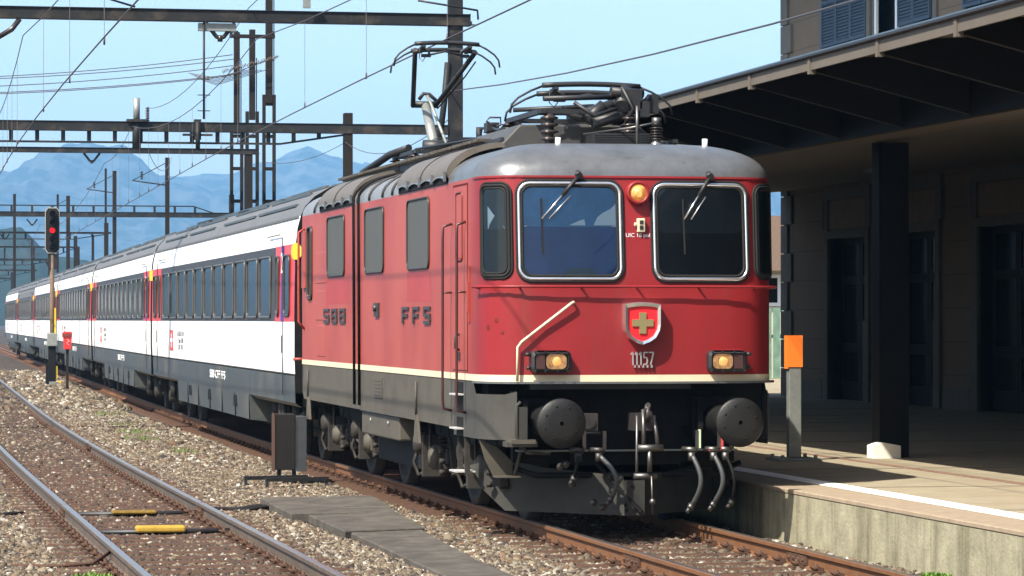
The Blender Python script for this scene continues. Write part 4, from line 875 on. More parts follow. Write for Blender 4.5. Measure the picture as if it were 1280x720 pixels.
    # yellow triangular marker at the leading corner
    b = MB(); y = -h
    if True:
        b.add([(-1.425, y+.0, 2.86), (-1.425, y+.0, 3.09), (-1.425, y+.25, 3.06), (-1.425, y+.35, 2.975), (-1.425, y+.25, 2.89), (-1.30, y-.10, 2.975), (-1.36, y-.02, 3.09), (-1.36, y-.02, 2.86)], [(0, 1, 2, 3, 4), (0, 1, 6, 5, 7)])
    b.build('yellow_marker', M_yellow, root)
    # saloon windows
    N = 11; a0 = -h+2.75; pw = (CL-5.5)/N; first = None
    for k in range(N):
        s0 = a0+k*pw+.16; s1 = s0+pw-.32
        if first is None: first = window(root, 'window', s0, s1, 2.06, 2.95, .09, S_, M_cglass, mat('grey_window_rim', (.06, .06, .06), .4), .018, .008, .012, seal=False); base = s0; items = [first]+list(first.children)
        else:
            c = first.copy(); COL.objects.link(c); c.parent = root; c.location = (0, s0-base, 0)
            for q in first.children: e = q.copy(); COL.objects.link(e); e.parent = c
    # small logo and data text
    b = MB(); b.box(-1.4215, -1.41, h-5.3, h-4.6, 1.42, 1.82); lg = b.build('logo_panel', M_cred, root)
    b = MB(); b.box(-1.423, -1.42, h-5.22, h-4.68, 1.59, 1.65); b.box(-1.4232, -1.42, h-5.0, h-4.9, 1.47, 1.76); b.build('logo_arrow', M_textw, lg)
    text('data_text', '61 85 20 - 90\n  Bpm  SBB\nCFF   FFS', .13, M_letter, root, face_left(-1.42, h-7.0, 1.62), .001, 1.9)
    # bogies
    for yc in (-h+3.1, h-3.1):
        bg = bpy.data.objects.new('bogie', None); COL.objects.link(bg); bg.parent = root; bg.location = (0, yc, 0)
        for y in (-1.25, 1.25):
            for x in (-.75, .75): wheel(bg, x, y, .45)
        b = MB()
        for sx in (-1, 1):
            b.prism([(-1.7, .62), (-.5, .42), (.5, .42), (1.7, .62), (1.7, .72), (.6, .60), (-.6, .60), (-1.7, .72)], 'x', sx*.95, sx*1.1)
            for y in (-1.25, 1.25): b.lathe((sx*1.05, y, .45), (sx, 0, 0), [(0, .15), (.12, .15), (.15, .1), (.16, 0)], 14); b.cyl((sx*1.1, y+.35, .55), (sx*1.1, y+.35, .82), .08, n=10)
            b.cyl((sx*1.12, 0, .45), (sx*1.12, 0, .80), .16, n=16); b.tube([(sx*1.25, -.5, .8), (sx*1.22, -.42, .45)], .04, 6)
        b.build('bogie_frame', M_running, bg)
labs = ['white passenger coach with red end doors, coupled directly behind the red locomotive', 'second white passenger coach from the locomotive, its grey-ribbed roof under the second gantry', 'third white passenger coach from the locomotive, just right of the signal and red box', 'fourth white passenger coach from the locomotive, crossed by the signal mast', 'grey-topped coach with dark upper sides, fifth from the locomotive', 'last and smallest white coach of the train, at the left edge of the photo']
proto = bpy.data.objects.new('passenger_coach', None); COL.objects.link(proto); coach_parts(proto)
for i in range(6):
    ya = C0+i*PITCH_C; yb = ya+CL; xa, xb = dev(ya+3.1), dev(yb-3.1)
    if i == 4: c = bpy.data.objects.new('passenger_coach', None); COL.objects.link(c); coach_parts(c, 'r')
    else: c = proto if i == 0 else copy_tree(proto)
    sl = (xb-xa)/(CL-6.2); c.location = ((xa+xb)/2, (ya+yb)/2, 0); c.rotation_euler = (0, 0, -math.atan(sl)); tag(c, labs[i], 'coach', 'coaches of the train')

# ================================================================ STATION BUILDING AND CANOPY
WX = 12.5; YE = 38.6
stn = thing('station_building', 'beige plastered station building with grey stone surrounds and blue-grey shutters, behind the platform canopy', 'building', (WX, YE, PZ))
def wp(name, b, m, par=stn):      # build in world coordinates, store relative to the building
    b.v = [(x-WX, y-YE, z-PZ) for x, y, z in b.v]; return b.build(name, m, par)
doors = [(32.5, 35.1), (28.1, 30.7), (23.1, 25.75), (18.4, 21.0), (13.5, 16.1), (8.6, 11.2), (3.5, 6.1), (-2, .6), (-7, -4.4), (-12, -9.4), (-17, -14.4), (-22, -19.4), (-27, -24.4), (-32, -29.4)]
M_block = mat('beige_block_wall', (.21, .165, .12), .9, var=.07, vscale=1.5, bump=.1)
b = MB(); yy = YE
def wall(b, y0, y1, z0, z1, x=WX, t=.5): b.box(x, x+t, y0, y1, z0, z1)
ws = [(32.45, 35.55), (28.3, 31.8), (23.4, 26.4), (17.8, 20.8), (12, 15), (6, 9), (0, 3), (-6, -3), (-12, -9), (-18, -15), (-24, -21), (-30, -27)]
edges = [YE]+[v for d in doors for v in (d[1], d[0])]+[-45]
for i in range(0, len(edges), 2): wall(b, edges[i+1], edges[i], PZ, 3.85)
edges = [YE]+[v for d in ws for v in (d[1], d[0])]+[-45]
wall(b, -45, YE, 3.85, 7.68)
for i in range(0, len(edges), 2): wall(b, edges[i+1], edges[i], 7.68, 9.8)
wall(b, -45, YE, 9.8, 11.2); b.box(WX+.5, WX+12, YE-.5, YE, PZ, 11.2); b.box(WX+11.5, WX+12, -45, YE-.5, PZ, 11.2)
wp('wall', b, M_block)
b = MB(); z = PZ+.62
while z < 11: 
    gaps = doors if z < 3.85 else (ws if 7.68 < z < 9.8 else []); cur = YE
    for d0, d1 in gaps: b.box(WX-.002, WX+.003, d1+.3, cur, z, z+.016); cur = d0-.3
    b.box(WX-.002, WX+.003, -45, cur, z, z+.016); z += .62
wp('block_joint', b, mat('dark_joint', (.13, .115, .10), .9))
b = MB(); z = PZ; k = 0
while z < 11: b.box(WX-.06, WX+.001, YE-(.75 if k % 2 == 0 else .45), YE+.02, z, z+.60); b.box(WX-.058, WX+.4, YE, YE+.06, z, z+.60); z += .62; k += 1
wp('corner_stones', b, M_stone)
b = MB(); b.box(WX-.06, WX-.001, -45, YE-.8, PZ, PZ+.42); 
b2 = MB()
cur = YE-.8
for d0, d1 in doors: b2.box(WX-.07, WX-.001, d1+.42, cur, PZ+.001, PZ+.4); cur = d0-.42
wp('plinth', b2, M_stone)
M_doorwood = mat('dark_door_wood', (.014, .011, .009), .6, spec=.2); M_dglass = mat('dark_door_glass', (.006, .006, .007), .2, spec=.1)
for i, (d0, d1) in enumerate(doors[:6]):
    b = MB()
    for y in (d0-.24, d1): b.box(WX-.07, WX+.30, y, y+.24, PZ, 4.55); b.box(WX-.09, WX-.07, y-.06, y+.30, PZ, 2.0)
    b.box(WX-.07, WX+.3, d0, d1, 3.70, 3.86); b.box(WX-.08, WX-.001, d0-.34, d1+.34, 4.50, 4.74); b.box(WX-.085, WX-.001, d0-.40, d0-.24, 3.9, 4.5); b.box(WX-.085, WX-.001, d1+.24, d1+.40, 3.9, 4.5)
    fr = wp('door_surround', b, M_stone)
    b = MB(); b.box(WX-.03, WX-.002, d0+.02, d1-.02, 3.90, 4.47); wp('transom_panel', b, M_soffit, fr)
    b = MB(); m_ = (d0+d1)/2
    for q0, q1 in ((d0, m_-.01), (m_+.01, d1)):
        b.box(WX+.25, WX+.31, q0, q0+.14, PZ, 3.7); b.box(WX+.25, WX+.31, q1-.14, q1, PZ, 3.7)
        for z0, z1 in ((PZ, .75), (1.35, 1.55), (2.75, 2.92), (3.58, 3.7)): b.box(WX+.25, WX+.31, q0+.14, q1-.14, z0, z1)
    dd = wp('door', b, M_doorwood); b = MB(); b.box(WX+.27, WX+.285, d0, d1, .7, 3.6); wp('door_glass', b, M_dglass, dd)
    b = MB(); b.box(WX+.262, WX+.268, d0+.2, d0+.75, .8, 1.30); wp('door_notice', b, M_ceil, dd)
def louvre(par, y0, y1, z0, z1, x=WX):
    b = MB(); f = .07
    b.box(x-.06, x-.02, y0, y0+f, z0, z1); b.box(x-.06, x-.02, y1-f, y1, z0, z1); b.box(x-.06, x-.02, y0+f, y1-f, z0, z0+f); b.box(x-.06, x-.02, y0+f, y1-f, z1-f, z1); 
    z = z0+f+.02
    while z < z1-f-.02: b.add([(x-.055, y0+f, z), (x-.055, y1-f, z), (x-.025, y1-f, z+.05), (x-.025, y0+f, z+.05), (x-.05, y0+f, z-.008), (x-.05, y1-f, z-.008)], [(0, 1, 2, 3), (0, 1, 5, 4)]); z += .065
    b.box(x-.02, x-.012, y0, y1, z0, z1)
    return wp('shutter', b, M_shutter, par)
for i, (a, c) in enumerate(ws[:5]):
    b = MB()
    for y in (a-.24, c): b.box(WX-.05, WX+.3, y, y+.24, 7.6, 9.8)
    b.box(WX-.09, WX+.3, a-.3, c+.3, 7.5, 7.66); b.box(WX-.07, WX+.3, a-.3, c+.3, 9.8, 10.05); b.box(WX-.03, WX+.2, a, c, 9.6, 9.79)
    fr = wp('window', b, M_stone)
    b = MB(); b.box(WX+.15, WX+.18, a, c, 7.67, 9.79); wp('pane', b, M_dglass, fr)
    if i == 0:
        w3 = (c-a)/3
        for k in range(3): louvre(fr, a+k*w3+.01, a+(k+1)*w3-.01, 7.70, 8.66, WX-.012)
        b = MB(); b.box(WX-.0, WX+.05, a+.02, c-.02, 8.7, 9.6); wp('roller_blind', b, M_ceil, fr)
    else:
        louvre(fr, a-.05 if i > 1 else a, a+1.0, 7.70, 9.5, WX-.05); louvre(fr, a+1.02, a+1.95, 7.70, 9.5, WX-.05)
        if i > 1: louvre(fr, c-1.0, c, 7.70, 9.5, WX-.05)
        else:
            b = MB(); b.box(WX-.08, WX-.03, c-.12, c+.0, 7.67, 9.6); b.box(WX-.08, WX-.03, c-1.45, c-1.33, 7.67, 9.6); wp('white_casement', b, M_white, fr)
b = MB(); b.box(WX-2.9, WX+13, -46, YE+1.2, 11.2, 11.35); b.add([(WX-2.9, -46, 11.35), (WX+13, -46, 11.35), (WX+13, YE+1.2, 11.35), (WX-2.9, YE+1.2, 11.35), (WX+5.5, -42, 14.5), (WX+5.5, YE-4, 14.5)], [(0, 3, 5, 4), (1, 2, 5, 4), (2, 3, 5), (0, 1, 4)]); wp('roof', b, mat('brown_roof_tiles', (.14, .09, .07), .8, var=.3, vscale=12))
# canopy: a thing of its own
CXO = 1.95; CY0 = -45; CY1 = 60
can = thing('platform_canopy', 'long brown platform canopy with tapered roof beams over the platform', 'canopy', (5.1, 8.9, PZ))
def cp_(name, b, m, par=can): b.v = [(x-5.1, y-8.9, z-PZ) for x, y, z in b.v]; return b.build(name, m, par)
b = MB(); b.add([(CXO, CY0, 4.66), (7.3, CY0, 4.98), (7.3, CY1, 4.98), (CXO, CY1, 4.66), (CXO, CY0, 4.64), (7.3, CY0, 4.94), (7.3, CY1, 4.94), (CXO, CY1, 4.64)], [(0, 1, 2, 3), (7, 6, 5, 4), (0, 3, 7, 4), (1, 2, 6, 5)]); cp_('roof_boards', b, M_soffit)
b = MB(); b.add([(CXO-.06, CY0, 4.672), (7.3, CY0, 5.0), (7.3, CY1, 5.0), (CXO-.06, CY1, 4.672), (CXO-.06, CY0, 4.69), (7.3, CY0, 5.02), (7.3, CY1, 5.02), (CXO-.06, CY1, 4.69)], [(0, 1, 2, 3), (7, 6, 5, 4), (0, 3, 7, 4)]); b.box(7.3, WX-.01, CY0, YE, 5.0, 5.02); cp_('roof_sheet', b, M_shutter)
b = MB(); b.box(CXO-.03, CXO, CY0, CY1, 4.52, 4.655); cp_('fascia', b, M_fascia)
b = MB(); b.tube([(CXO-.05, CY0, 4.655), (CXO-.05, CY1, 4.655)], .018, 6); cp_('gutter', b, M_dkroof)
first = None; k = 0
for y in np.arange(7.3-2.25*23, CY1, 2.25):
    if k >= 48: break
    if first is None:
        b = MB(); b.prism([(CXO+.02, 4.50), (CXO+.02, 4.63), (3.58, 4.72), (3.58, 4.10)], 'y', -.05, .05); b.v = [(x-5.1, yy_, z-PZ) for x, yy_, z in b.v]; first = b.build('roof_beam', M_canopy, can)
        q = MB(); q.box(CXO-.045-5.1, CXO+.02-5.1, -.04, .04, 4.48-PZ, 4.65-PZ); q.build('beam_end', M_fascia, first); o = first
    else:
        o = first.copy(); COL.objects.link(o); o.parent = can; e = first.children[0].copy(); COL.objects.link(e); e.parent = o
    o.location = (0, y-8.9, 0); k += 1
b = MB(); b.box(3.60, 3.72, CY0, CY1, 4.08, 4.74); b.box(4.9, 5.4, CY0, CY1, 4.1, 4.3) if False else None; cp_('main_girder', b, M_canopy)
b = MB(); b.prism([(3.73, 4.10), (WX-.01, 4.82), (WX-.01, 4.86), (3.73, 4.14)], 'y', CY0, YE); cp_('ceiling', b, M_ceil)
b = MB()
for y in (22.0, 12.5): b.box(9.3, 9.9, y, y+.5, 4.50, 4.60)
cp_('ceiling_lamp', b, M_galv)
for y in (6.9, -13, -33, 26.6, 46):
    b = MB(); X = 4.84
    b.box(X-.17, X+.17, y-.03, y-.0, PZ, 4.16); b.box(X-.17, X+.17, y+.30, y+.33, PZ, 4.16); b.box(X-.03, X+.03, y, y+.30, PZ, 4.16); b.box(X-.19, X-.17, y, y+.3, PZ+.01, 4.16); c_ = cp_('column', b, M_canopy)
    b = MB(); b.prism([(X-.36, PZ), (X-.36, PZ+.15), (X-.24, PZ+.19), (X-.02, PZ+.15), (X-.02, PZ)], 'y', y-.30, y-.04); cp_('column_base', b, mat('white_painted_block', (.75, .72, .66), .8, var=.1, vscale=6), c_)
# orange topped post
po = thing('marker_post', 'square galvanised post with an orange top panel, bolted to the platform beside the locomotive', 'post', (3.38, 6.2, PZ))
b = MB(); b.box(-.075, .075, -.06, .06, .04, 1.13); bevel(b.build('post', M_galv, po), .008)
b = MB(); b.box(-.096, -.086, -.07, .07, 1.08, 1.47); b.box(-.086, .088, -.07, .07, 1.10, 1.47); b.build('orange_panel', M_orange, po)
b = MB(); b.box(-.26, .26, -.3, .3, .0, .035)
for x in (-.2, .2):
    for y in (-.22, .22): b.cyl((x, y, .03), (x, y, .075), .025, n=6)
bevel(b.build('base_plate', M_galv, po), .005)
# house far behind the corner
hs = thing('distant_house', 'small brown-roofed house in the gap between the locomotive and the station corner', 'house', (18.7, 60, GZ))
b = MB(); b.box(-1.5, 6, 0, 8, 0, 3.6); b.build('wall', mat('pale_house_wall', (.55, .5, .4), .9, var=.1), hs)
b = MB(); b.add([(-2, -.6, 3.6), (6.5, -.6, 3.6), (6.5, 8.6, 3.6), (-2, 8.6, 3.6), (-2, 4, 5.3), (6.5, 4, 5.3)], [(0, 1, 5, 4), (2, 3, 4, 5), (0, 4, 3), (1, 2, 5), (0, 1, 2, 3)]); b.build('roof', mat('house_tiles', (.11, .075, .055), .8, var=.3, vscale=20), hs)
b = MB(); b.box(-1.2, -.2, -.03, .0, 2.6, 3.5); w_ = b.build('window', M_white, hs); b = MB(); b.box(-1.1, -.3, -.04, -.03, 2.7, 3.4); b.build('pane', M_dglass, w_)
b = MB()
for k in range(14): b.box(-2.0+k*.25, -2.0+k*.25+.2, -1.2, -1.17, 0, 2.55)
b.box(-2, 1.5, -1.17, -1.12, .4, .5); b.box(-2, 1.5, -1.17, -1.12, 1.7, 1.8)
fn = thing('board_fence', 'weathered green board fence in the gap right of the locomotive', 'fence', (18.7, 60, GZ)); b.build('boards', mat('green_boards', (.13, .22, .17), .8, var=.3), fn)
# ================================================================ LINESIDE THINGS
bx_ = thing('relay_cabinet', 'dark ribbed trackside cabinet on two legs beside the rear of the locomotive', 'cabinet', (-1.78, 12.6, GZ))
b = MB(); b.box(-.17, .10, -.12, .28, .22, .96); bevel(b.build('cabinet_body', mat('dark_cabinet', (.014, .012, .012), .7, spec=.2, var=.3, vscale=6), bx_), .01)
b = MB(); b.box(.105, .24, -.2, .26, .2, .93); b.box(.10, .105, -.21, -.19, .25, .9); bevel(b.build('side_panel', mat('grey_cabinet_side', (.05, .055, .06), .5, .2, var=.2, vscale=5), bx_), .02)
b = MB(); b.box(-.182, -.17, -.13, .16, .2, .97); b.build('rust_edge', mat('rust_brown_edge', (.07, .04, .028), .8), bx_)
for x in (-.1, .1): b = MB(); b.box(x-.025, x+.025, .0, .05, .0, .22); b.build('leg', M_dkroof, bx_)
b = MB(); b.bar((-.62, -.45, .13), (.25, -.2, .13), .05, .05); b.bar((-.4, -.95, .13), (.45, -.75, .13), .05, .05)
for p_ in ((-.6, -.45), (.23, -.2), (-.38, -.95), (.43, -.75)): b.box(p_[0]-.02, p_[0]+.02, p_[1]-.02, p_[1]+.02, 0, .13)
b.build('base_frame', M_dkroof, bx_)
# boardwalk slabs: each a thing
def slab(poly, z, label):
    cx = sum(p[0] for p in poly)/len(poly); cy = sum(p[1] for p in poly)/len(poly); b = MB(); b.prism([(x-cx, y-cy) for x, y in poly], 'z', 0, z-GZ)
    o = bevel(b.build('cover_slab', M_wood), .01, 1); o.location = (cx, cy, GZ); tag(o, label, 'slab', 'cover slabs between the tracks')
Zs = GZ+.11
slab([(-2.74, 6.72), (-1.40, 6.9), (-1.36, 7.95), (-2.72, 7.8)], Zs, 'grey board slab nearest the trackside cabinet, farthest in the row')
slab([(-2.78, 4.55), (-2.15, 4.6), (-2.14, 5.55), (-1.52, 5.6), (-1.41, 6.88), (-2.75, 6.70)], Zs-.004, 'notched wide grey slab just in front of the farthest one')
slab([(-2.62, 1.62), (-1.74, 2.0), (-1.52, 5.58), (-2.13, 5.53), (-2.14, 4.5), (-2.60, 4.45)], Zs-.015, 'broad weathered slab in the middle of the row')
slab([(-2.58, -.3), (-1.90, -.15), (-1.78, 1.90), (-2.56, 1.58)], Zs-.03, 'narrow slab following the broad middle one')
slab([(-2.60, -2.3), (-2.0, -2.15), (-1.91, -.17), (-2.58, -.32)], Zs-.03, 'narrow slab second from the bottom edge of the photo')
slab([(-2.62, -9), (-2.12, -9), (-2.01, -2.17), (-2.60, -2.32)], Zs-.034, 'long slab cut by the bottom edge of the photo')
# yellow detector blocks on rods between the rails of the empty track
for y, lab in ((5.55, 'worn yellow block on a dark rod across the empty track, farther of the two'), (2.35, 'bright yellow block on a rod across the empty track, nearer of the two')):
    t = thing('yellow_block', lab, 'track device', (-4.43, y, GZ), 0, 'yellow blocks between the rails')
    b = MB(); b.box(-.22, .28, -.11, .11, .06, .125 if y < 5 else .10); bevel(b.build('block', mat('dusty_yellow', (.36, .23, .04), .8, var=.25, vscale=9) if y < 5 else mat('worn_yellow', (.16, .10, .02), .7, var=.4, vscale=8), t), .02)
    b = MB(); b.tube([(-.7, 0, .06), (.85, .05, .06)], .03, 8); b.build('rod', M_dkroof, t)
for i, (x, y) in enumerate(((-3.0, 118), (-2.45, 112))):
    b = MB(); b.prism([(-.5, 0), (.5, 0), (.5, .30), (.3, .42), (-.3, .42), (-.5, .30)], 'y', -.4, .4); b.box(-.5, .5, -.45, -.401, .05, .12)
    o = b.build('yellow_cabinet', mat('orange_yellow_box', (.75, .42, .05), .6, var=.1)); o.location = (x, y, GZ); tag(o, ['small yellow box at the far left edge beside the track', 'small yellow box right beside the leftmost one, far down the track'][i], 'box', 'yellow boxes beside the far track')
# black cable over the ballast
pts = [(-7.2+i*.18, 5.9+.18*math.sin(i*.9)+.1*math.sin(i*2.3), GZ+.035+.015*math.sin(i*1.7)) for i in range(10)]
b = MB(); b.tube(pts, .028, 6); b.tube([(p[0], p[1]+.12, p[2]) for p in pts], .02, 6); tag(b.build('cable', M_rubber), 'black cables lying on the ballast left of the empty track', 'cable')
pts = [(-3.55+i*.14, 6.2+i*.14+.12*math.sin(i*1.1), GZ+.04+.015*math.sin(i*1.7)) for i in range(10)]
b = MB(); b.tube(pts, .03, 6); b.tube([(p[0]+.05, p[1]-.12, p[2]) for p in pts], .024, 6); b.tube([(p[0], p[1]+.1, p[2]) for p in pts[2:]], .03, 6); tag(b.build('cable', M_rubber), 'black cables on the ballast running from the empty track to the slabs', 'cable')
b = MB(); b.tube([(-6.1, -1.9, GZ+.05), (-5.7, -2.2, GZ+.06), (-5.4, -1.9, GZ+.05), (-5.2, -1.4, GZ+.12)], .018, 6); tag(b.build('cable', M_sleeper), 'rusty bond cable curling up to the left rail of the empty track', 'cable')

# signal with five lamps, red one lit
sg = thing('railway_signal', 'tall five-lamp colour light signal showing red beside the fourth coach', 'signal', (-1.0, 78, GZ))
b = MB(); b.tube([(0, 0, 0), (0, 0, 4.4)], .075, 10); b.build('mast', mat('rusty_signal_mast', (.13, .09, .065), .6, var=.3, vscale=3, dirt=(.75, .6, .1), damt=.0), sg)
b = MB(); b.box(.07, .12, -.09, -.02, .9, 2.6); b.build('marker_strip', M_yellow, sg)
z0, z1 = 4.38, 5.87; pl = [(-.15, z0), (.15, z0), (.235, z0+.12), (.235, z1-.12), (.15, z1), (-.15, z1), (-.235, z1-.12), (-.235, z0+.12)]
b = MB(); b.prism(pl, 'y', -.10, -.06); bd = b.build('backboard', mat('dull_white_rim', (.35, .34, .3), .6), sg)
pi = [(x*.92, (z-(z0+z1)/2)*.965+(z0+z1)/2) for x, z in pl]; b = MB(); b.prism(pi, 'y', -.108, -.098); b.build('board_face', M_rubber, sg)
for k in range(5):
    z = z0+.20+k*.272; b = MB(); b.lathe((-.0, -.11, z), (0, -1, 0), [(0, .10), (.18, .10), (.18, .095), (.02, .09)], 16); hd = b.build('lamp_hood', M_rubber, sg)
    b = MB(); b.lathe((0, -.115, z), (0, -1, 0), [(0, .085), (.02, .05), (.025, 0)], 16); b.build('lamp_lens', mat('red_lit_lens', (.7, .02, .03), .3, emit=(1, .01, .015), estr=.9) if k == 2 else mat('dark_lens', (.03, .03, .03), .1), hd)
b = MB(); b.box(-.14, .14, -.06, .12, 3.85, 4.36); b.prism([(-.22, 4.1), (-.05, 3.75), (.1, 4.1)], 'y', -.05, .1); b.build('cable_box', M_dkroof, sg)
b = MB(); b.box(-.16, .16, -.2, .06, 1.35, 1.78); bevel(b.build('junction_box', M_galv, sg), .02)
b = MB(); b.box(-.12, .12, -.12, .12, 0, 1.35); b.box(-.2, -.12, -.08, .08, 0, .8); b.build('base_housing', M_black, sg)
b = MB(); b.box(.12, .17, -.1, -.05, .3, .7); b.box(.12, .28, -.15, -.05, .14, .22); b.build('warning_tag', M_yellow, sg); b = MB(); b.box(-.1, .2, -.3, -.1, .06, .2); b.build('white_block', M_galv, sg)
# red post box
rb = thing('red_telephone_box', 'small red box on a thin post standing on a plank in front of the train', 'box', (-.93, 71.3, GZ))
b = MB(); b.box(-.04, .04, -.04, .04, 0, 1.3); b.build('post', M_mast, rb)
b = MB(); b.prism([(-.11, 1.3), (.11, 1.3), (.13, 1.72), (.13, 1.85), (-.13, 1.85), (-.13, 1.72)], 'y', -.12, .12); bevel(b.build('red_case', M_cred, rb), .02)
b = MB(); b.box(-.15, .13, -.16, .14, 1.70, 1.80); b.build('case_lid', mat('dark_red_lid', (.16, .03, .02), .5), rb)
b = MB(); b.bar((-.03, -.125, 1.62), (.05, -.125, 1.56), .03, .006); b.bar((.05, -.125, 1.56), (-.03, -.125, 1.50), .03, .006); b.bar((-.03, -.125, 1.50), (.04, -.125, 1.44), .03, .006); b.build('emblem', M_textw, rb)
b = MB(); b.box(-.55, .62, -.12, .12, 0, .06); b.build('base_plank', M_wood, rb)

# ================================================================ OVERHEAD LINE
def beamI(b, x0, x1, y, z0, z1, w=.22):     # two channels with battens between
    for dy in (-w/2, w/2): b.box(x0, x1, y+dy-.012, y+dy+.012, z0, z1); b.box(x0, x1, y+dy-.04, y+dy+.04, z0-.012, z0); b.box(x0, x1, y+dy-.04, y+dy+.04, z1, z1+.012)
    x = x0
    while x < x1: b.box(x, x+.25, y-w/2+.013, y+w/2-.013, z0+.01, z0+.02); x += .6
def hmast(b, x, y, z0, z1, w=.26, d=.2):
    b.box(x-w/2, x+w/2, y-d/2-.01, y-d/2+.008, z0, z1); b.box(x-w/2, x+w/2, y+d/2-.008, y+d/2+.01, z0, z1); b.box(x-.01, x+.01, y-d/2+.008, y+d/2-.008, z0, z1)
def latmast(b, x, y, z0, z1, w=.34, t=.10):
    for dx in (-w/2, w/2): b.box(x+dx-t/2, x+dx+t/2, y-.08, y+.08, z0, z1)
    z = z0+.6
    while z < z1: b.box(x-w/2+t/2, x+w/2-t/2, y-.05, y+.05, z, z+.12); z += 1.15
def hanger(par, x, y, zb, z_low, right=True, rungs=False):
    b = MB(); b.tube([(x-.28, y, zb), (x-.06, y, zb-.28), (x, y, zb-.30), (x+.06, y, zb-.28), (x+.28, y, zb)], .035, 6); b.build('v_insulator', M_ins, par)
    b = MB(); b.box(x-.42, x+.32, y-.1, y+.1, zb-.10, zb-.012); b.build('hanger_box', M_galv, par)
def cyl_ins(par, x, y, z, h=.35):
    b = MB(); insulator(b, x, y, z, z+h, .07, 5); b.build('insulator', M_ins, par)
# gantry 1
g1 = thing('catenary_gantry', 'nearest overhead gantry, its solid dark beam crossing the top of the photo', 'gantry', (4.05, 32, GZ), 0, 'overhead line gantries')
def gp(g, name, b, m): l = g.location; b.v = [(x-l[0], y-l[1], z-l[2]) for x, y, z in b.v]; return b.build(name, m, g)
b = MB(); beamI(b, -15, 4.3, 32, 7.73, 7.93); gp(g1, 'beam', b, M_gantry)
b = MB(); b.box(2.6, 4.32, 31.84, 32.16, 7.72, 7.80); gp(g1, 'beam_bracket', b, M_gantry)
b = MB(); hmast(b, 4.02, 32, GZ, 9.4); gp(g1, 'mast', b, M_gantry)
b = MB(); hmast(b, -14.8, 32, GZ, 8.6); gp(g1, 'mast', b, M_gantry)
b = MB(); b.tube([(3.65, 31.9, 5.2), (3.78, 31.9, 6.2), (3.85, 31.9, 7.0)], .06, 8); b.box(3.6, 4.4, 31.75, 31.8, 5.30, 5.36); b.box(3.6, 4.5, 31.75, 31.8, 5.50, 5.55); b.cyl((4.45, 31.8, 5.3), (4.45, 31.8, 5.75), .06); gp(g1, 'switch_gear', b, M_gantry)
l = g1.location
def ghanger(g, x, y, zb, box=True, drop=0, rungs=0):
    b = MB(); b.tube([(x-.28, y, zb), (x-.07, y, zb-.27), (x, y, zb-.30), (x+.07, y, zb-.27), (x+.28, y, zb)], .04, 6)
    b.cyl((x, y, zb-.24), (x, y, zb-.36), .05); gp(g, 'v_hanger', b, M_ins)
    if box: b = MB(); b.box(x-.42, x+.3, y-.08, y+.08, zb-.16, zb-.014); gp(g, 'hanger_box', b, M_galv)
    if drop:
        b = MB(); b.tube([(x-.32, y-.1, zb), (x-.32, y-.1, zb-drop)], .022, 6)
        for k in range(rungs): z = zb-drop+.15+k*.30; b.box(x-.44, x-.20, y-.12, y-.08, z, z+.015)
        gp(g, 'drop_rod', b, M_gantry)
ghanger(g1, -.55, 32, 7.70, True, 1.85, 3)
b = MB(); b.tube([(-4.35, 31.9, 7.7), (-4.5, 31.9, 7.50), (-4.75, 31.9, 7.35)], .05, 6); gp(g1, 'stay_insulator', b, M_ins)
b = MB(); b.tube([(-3.4, 31.5, 8.15), (-2.7, 31.5, 8.07), (-2.2, 31.7, 7.95)], .02, 6); b.tube([(3.2, 31.5, 8.15), (3.9, 31.5, 8.05), (4.4, 31.7, 8.0), (4.45, 31.9, 7.85)], .02, 6); gp(g1, 'registration_arm', b, M_gantry)
b = MB(); b.box(1.0, 1.14, 31.6, 31.7, 7.98, 8.3); gp(g1, 'end_plate', b, M_galv)
# gantry 2
def truss_gantry(y, xr, xl, zt, zb, zc, label, xm=None, scale=1., step=.78, post=0.35, xext=.3):
    g = thing('catenary_gantry', label, 'gantry', (xr, y, GZ), 0, 'overhead line gantries')
    b = MB(); beamI(b, xl, xr+xext, y, zb, zt, .3); gp(g, 'beam', b, M_gantry)
    if zc:
        b = MB(); b.box(xl, xr-2.1, y-.06, y+.06, zc-.03, zc+.03); b.bar((xr-2.1, y, zc), (xr-.1, y, zb-.05), .06, .06); gp(g, 'lower_chord', b, M_gantry)
        b = MB(); x = xr-.9; 
        while x > xl:
            zz = zc if x < xr-2.1 else zc+(zb-.05-zc)*(x-xr+2.1)/2.0
            b.box(x-.06, x+.06, y-.05, y+.05, zz, zb-.012); x -= step
        l = g.location; b.v = [(x-l[0], y_-l[1], z-l[2]) for x, y_, z in b.v]; islands('strut', b, M_gantry, g)
    b = MB(); hmast(b, xr, y, GZ, zt+post, .26, .3); gp(g, 'mast', b, M_mast)
    b = MB(); hmast(b, xl, y, GZ, zt+post, .26, .3); gp(g, 'mast', b, M_mast); return g
g2 = truss_gantry(70, 7.55, -14, 8.03, 7.76, 7.41, 'second overhead gantry, with short struts under its beam and a dark post', xext=3.4)
b = MB(); b.cyl((1.05, 69.8, 8.03), (1.05, 69.8, 8.75), .10); gp(g2, 'white_sleeve', b, M_galv)
b = MB(); b.cyl((1.05, 69.8, 7.2), (1.05, 69.8, 8.1), .13); b.box(.75, 1.35, 69.6, 70, 8.02, 8.1); gp(g2, 'clamp', b, M_gantry)
b = MB(); b.box(2.8, 3.0, 69.7, 70, 7.5, 8.12); b.box(2.45, 3.35, 69.7, 69.9, 7.62, 7.68); b.cyl((2.9, 69.7, 7.2), (2.9, 69.7, 8.05), .07); gp(g2, 'clamp', b, M_gantry)
b = MB(); insulator(b, 1.38, 69.8, 8.04, 8.48, .07, 6); gp(g2, 'insulator', b, M_ins)
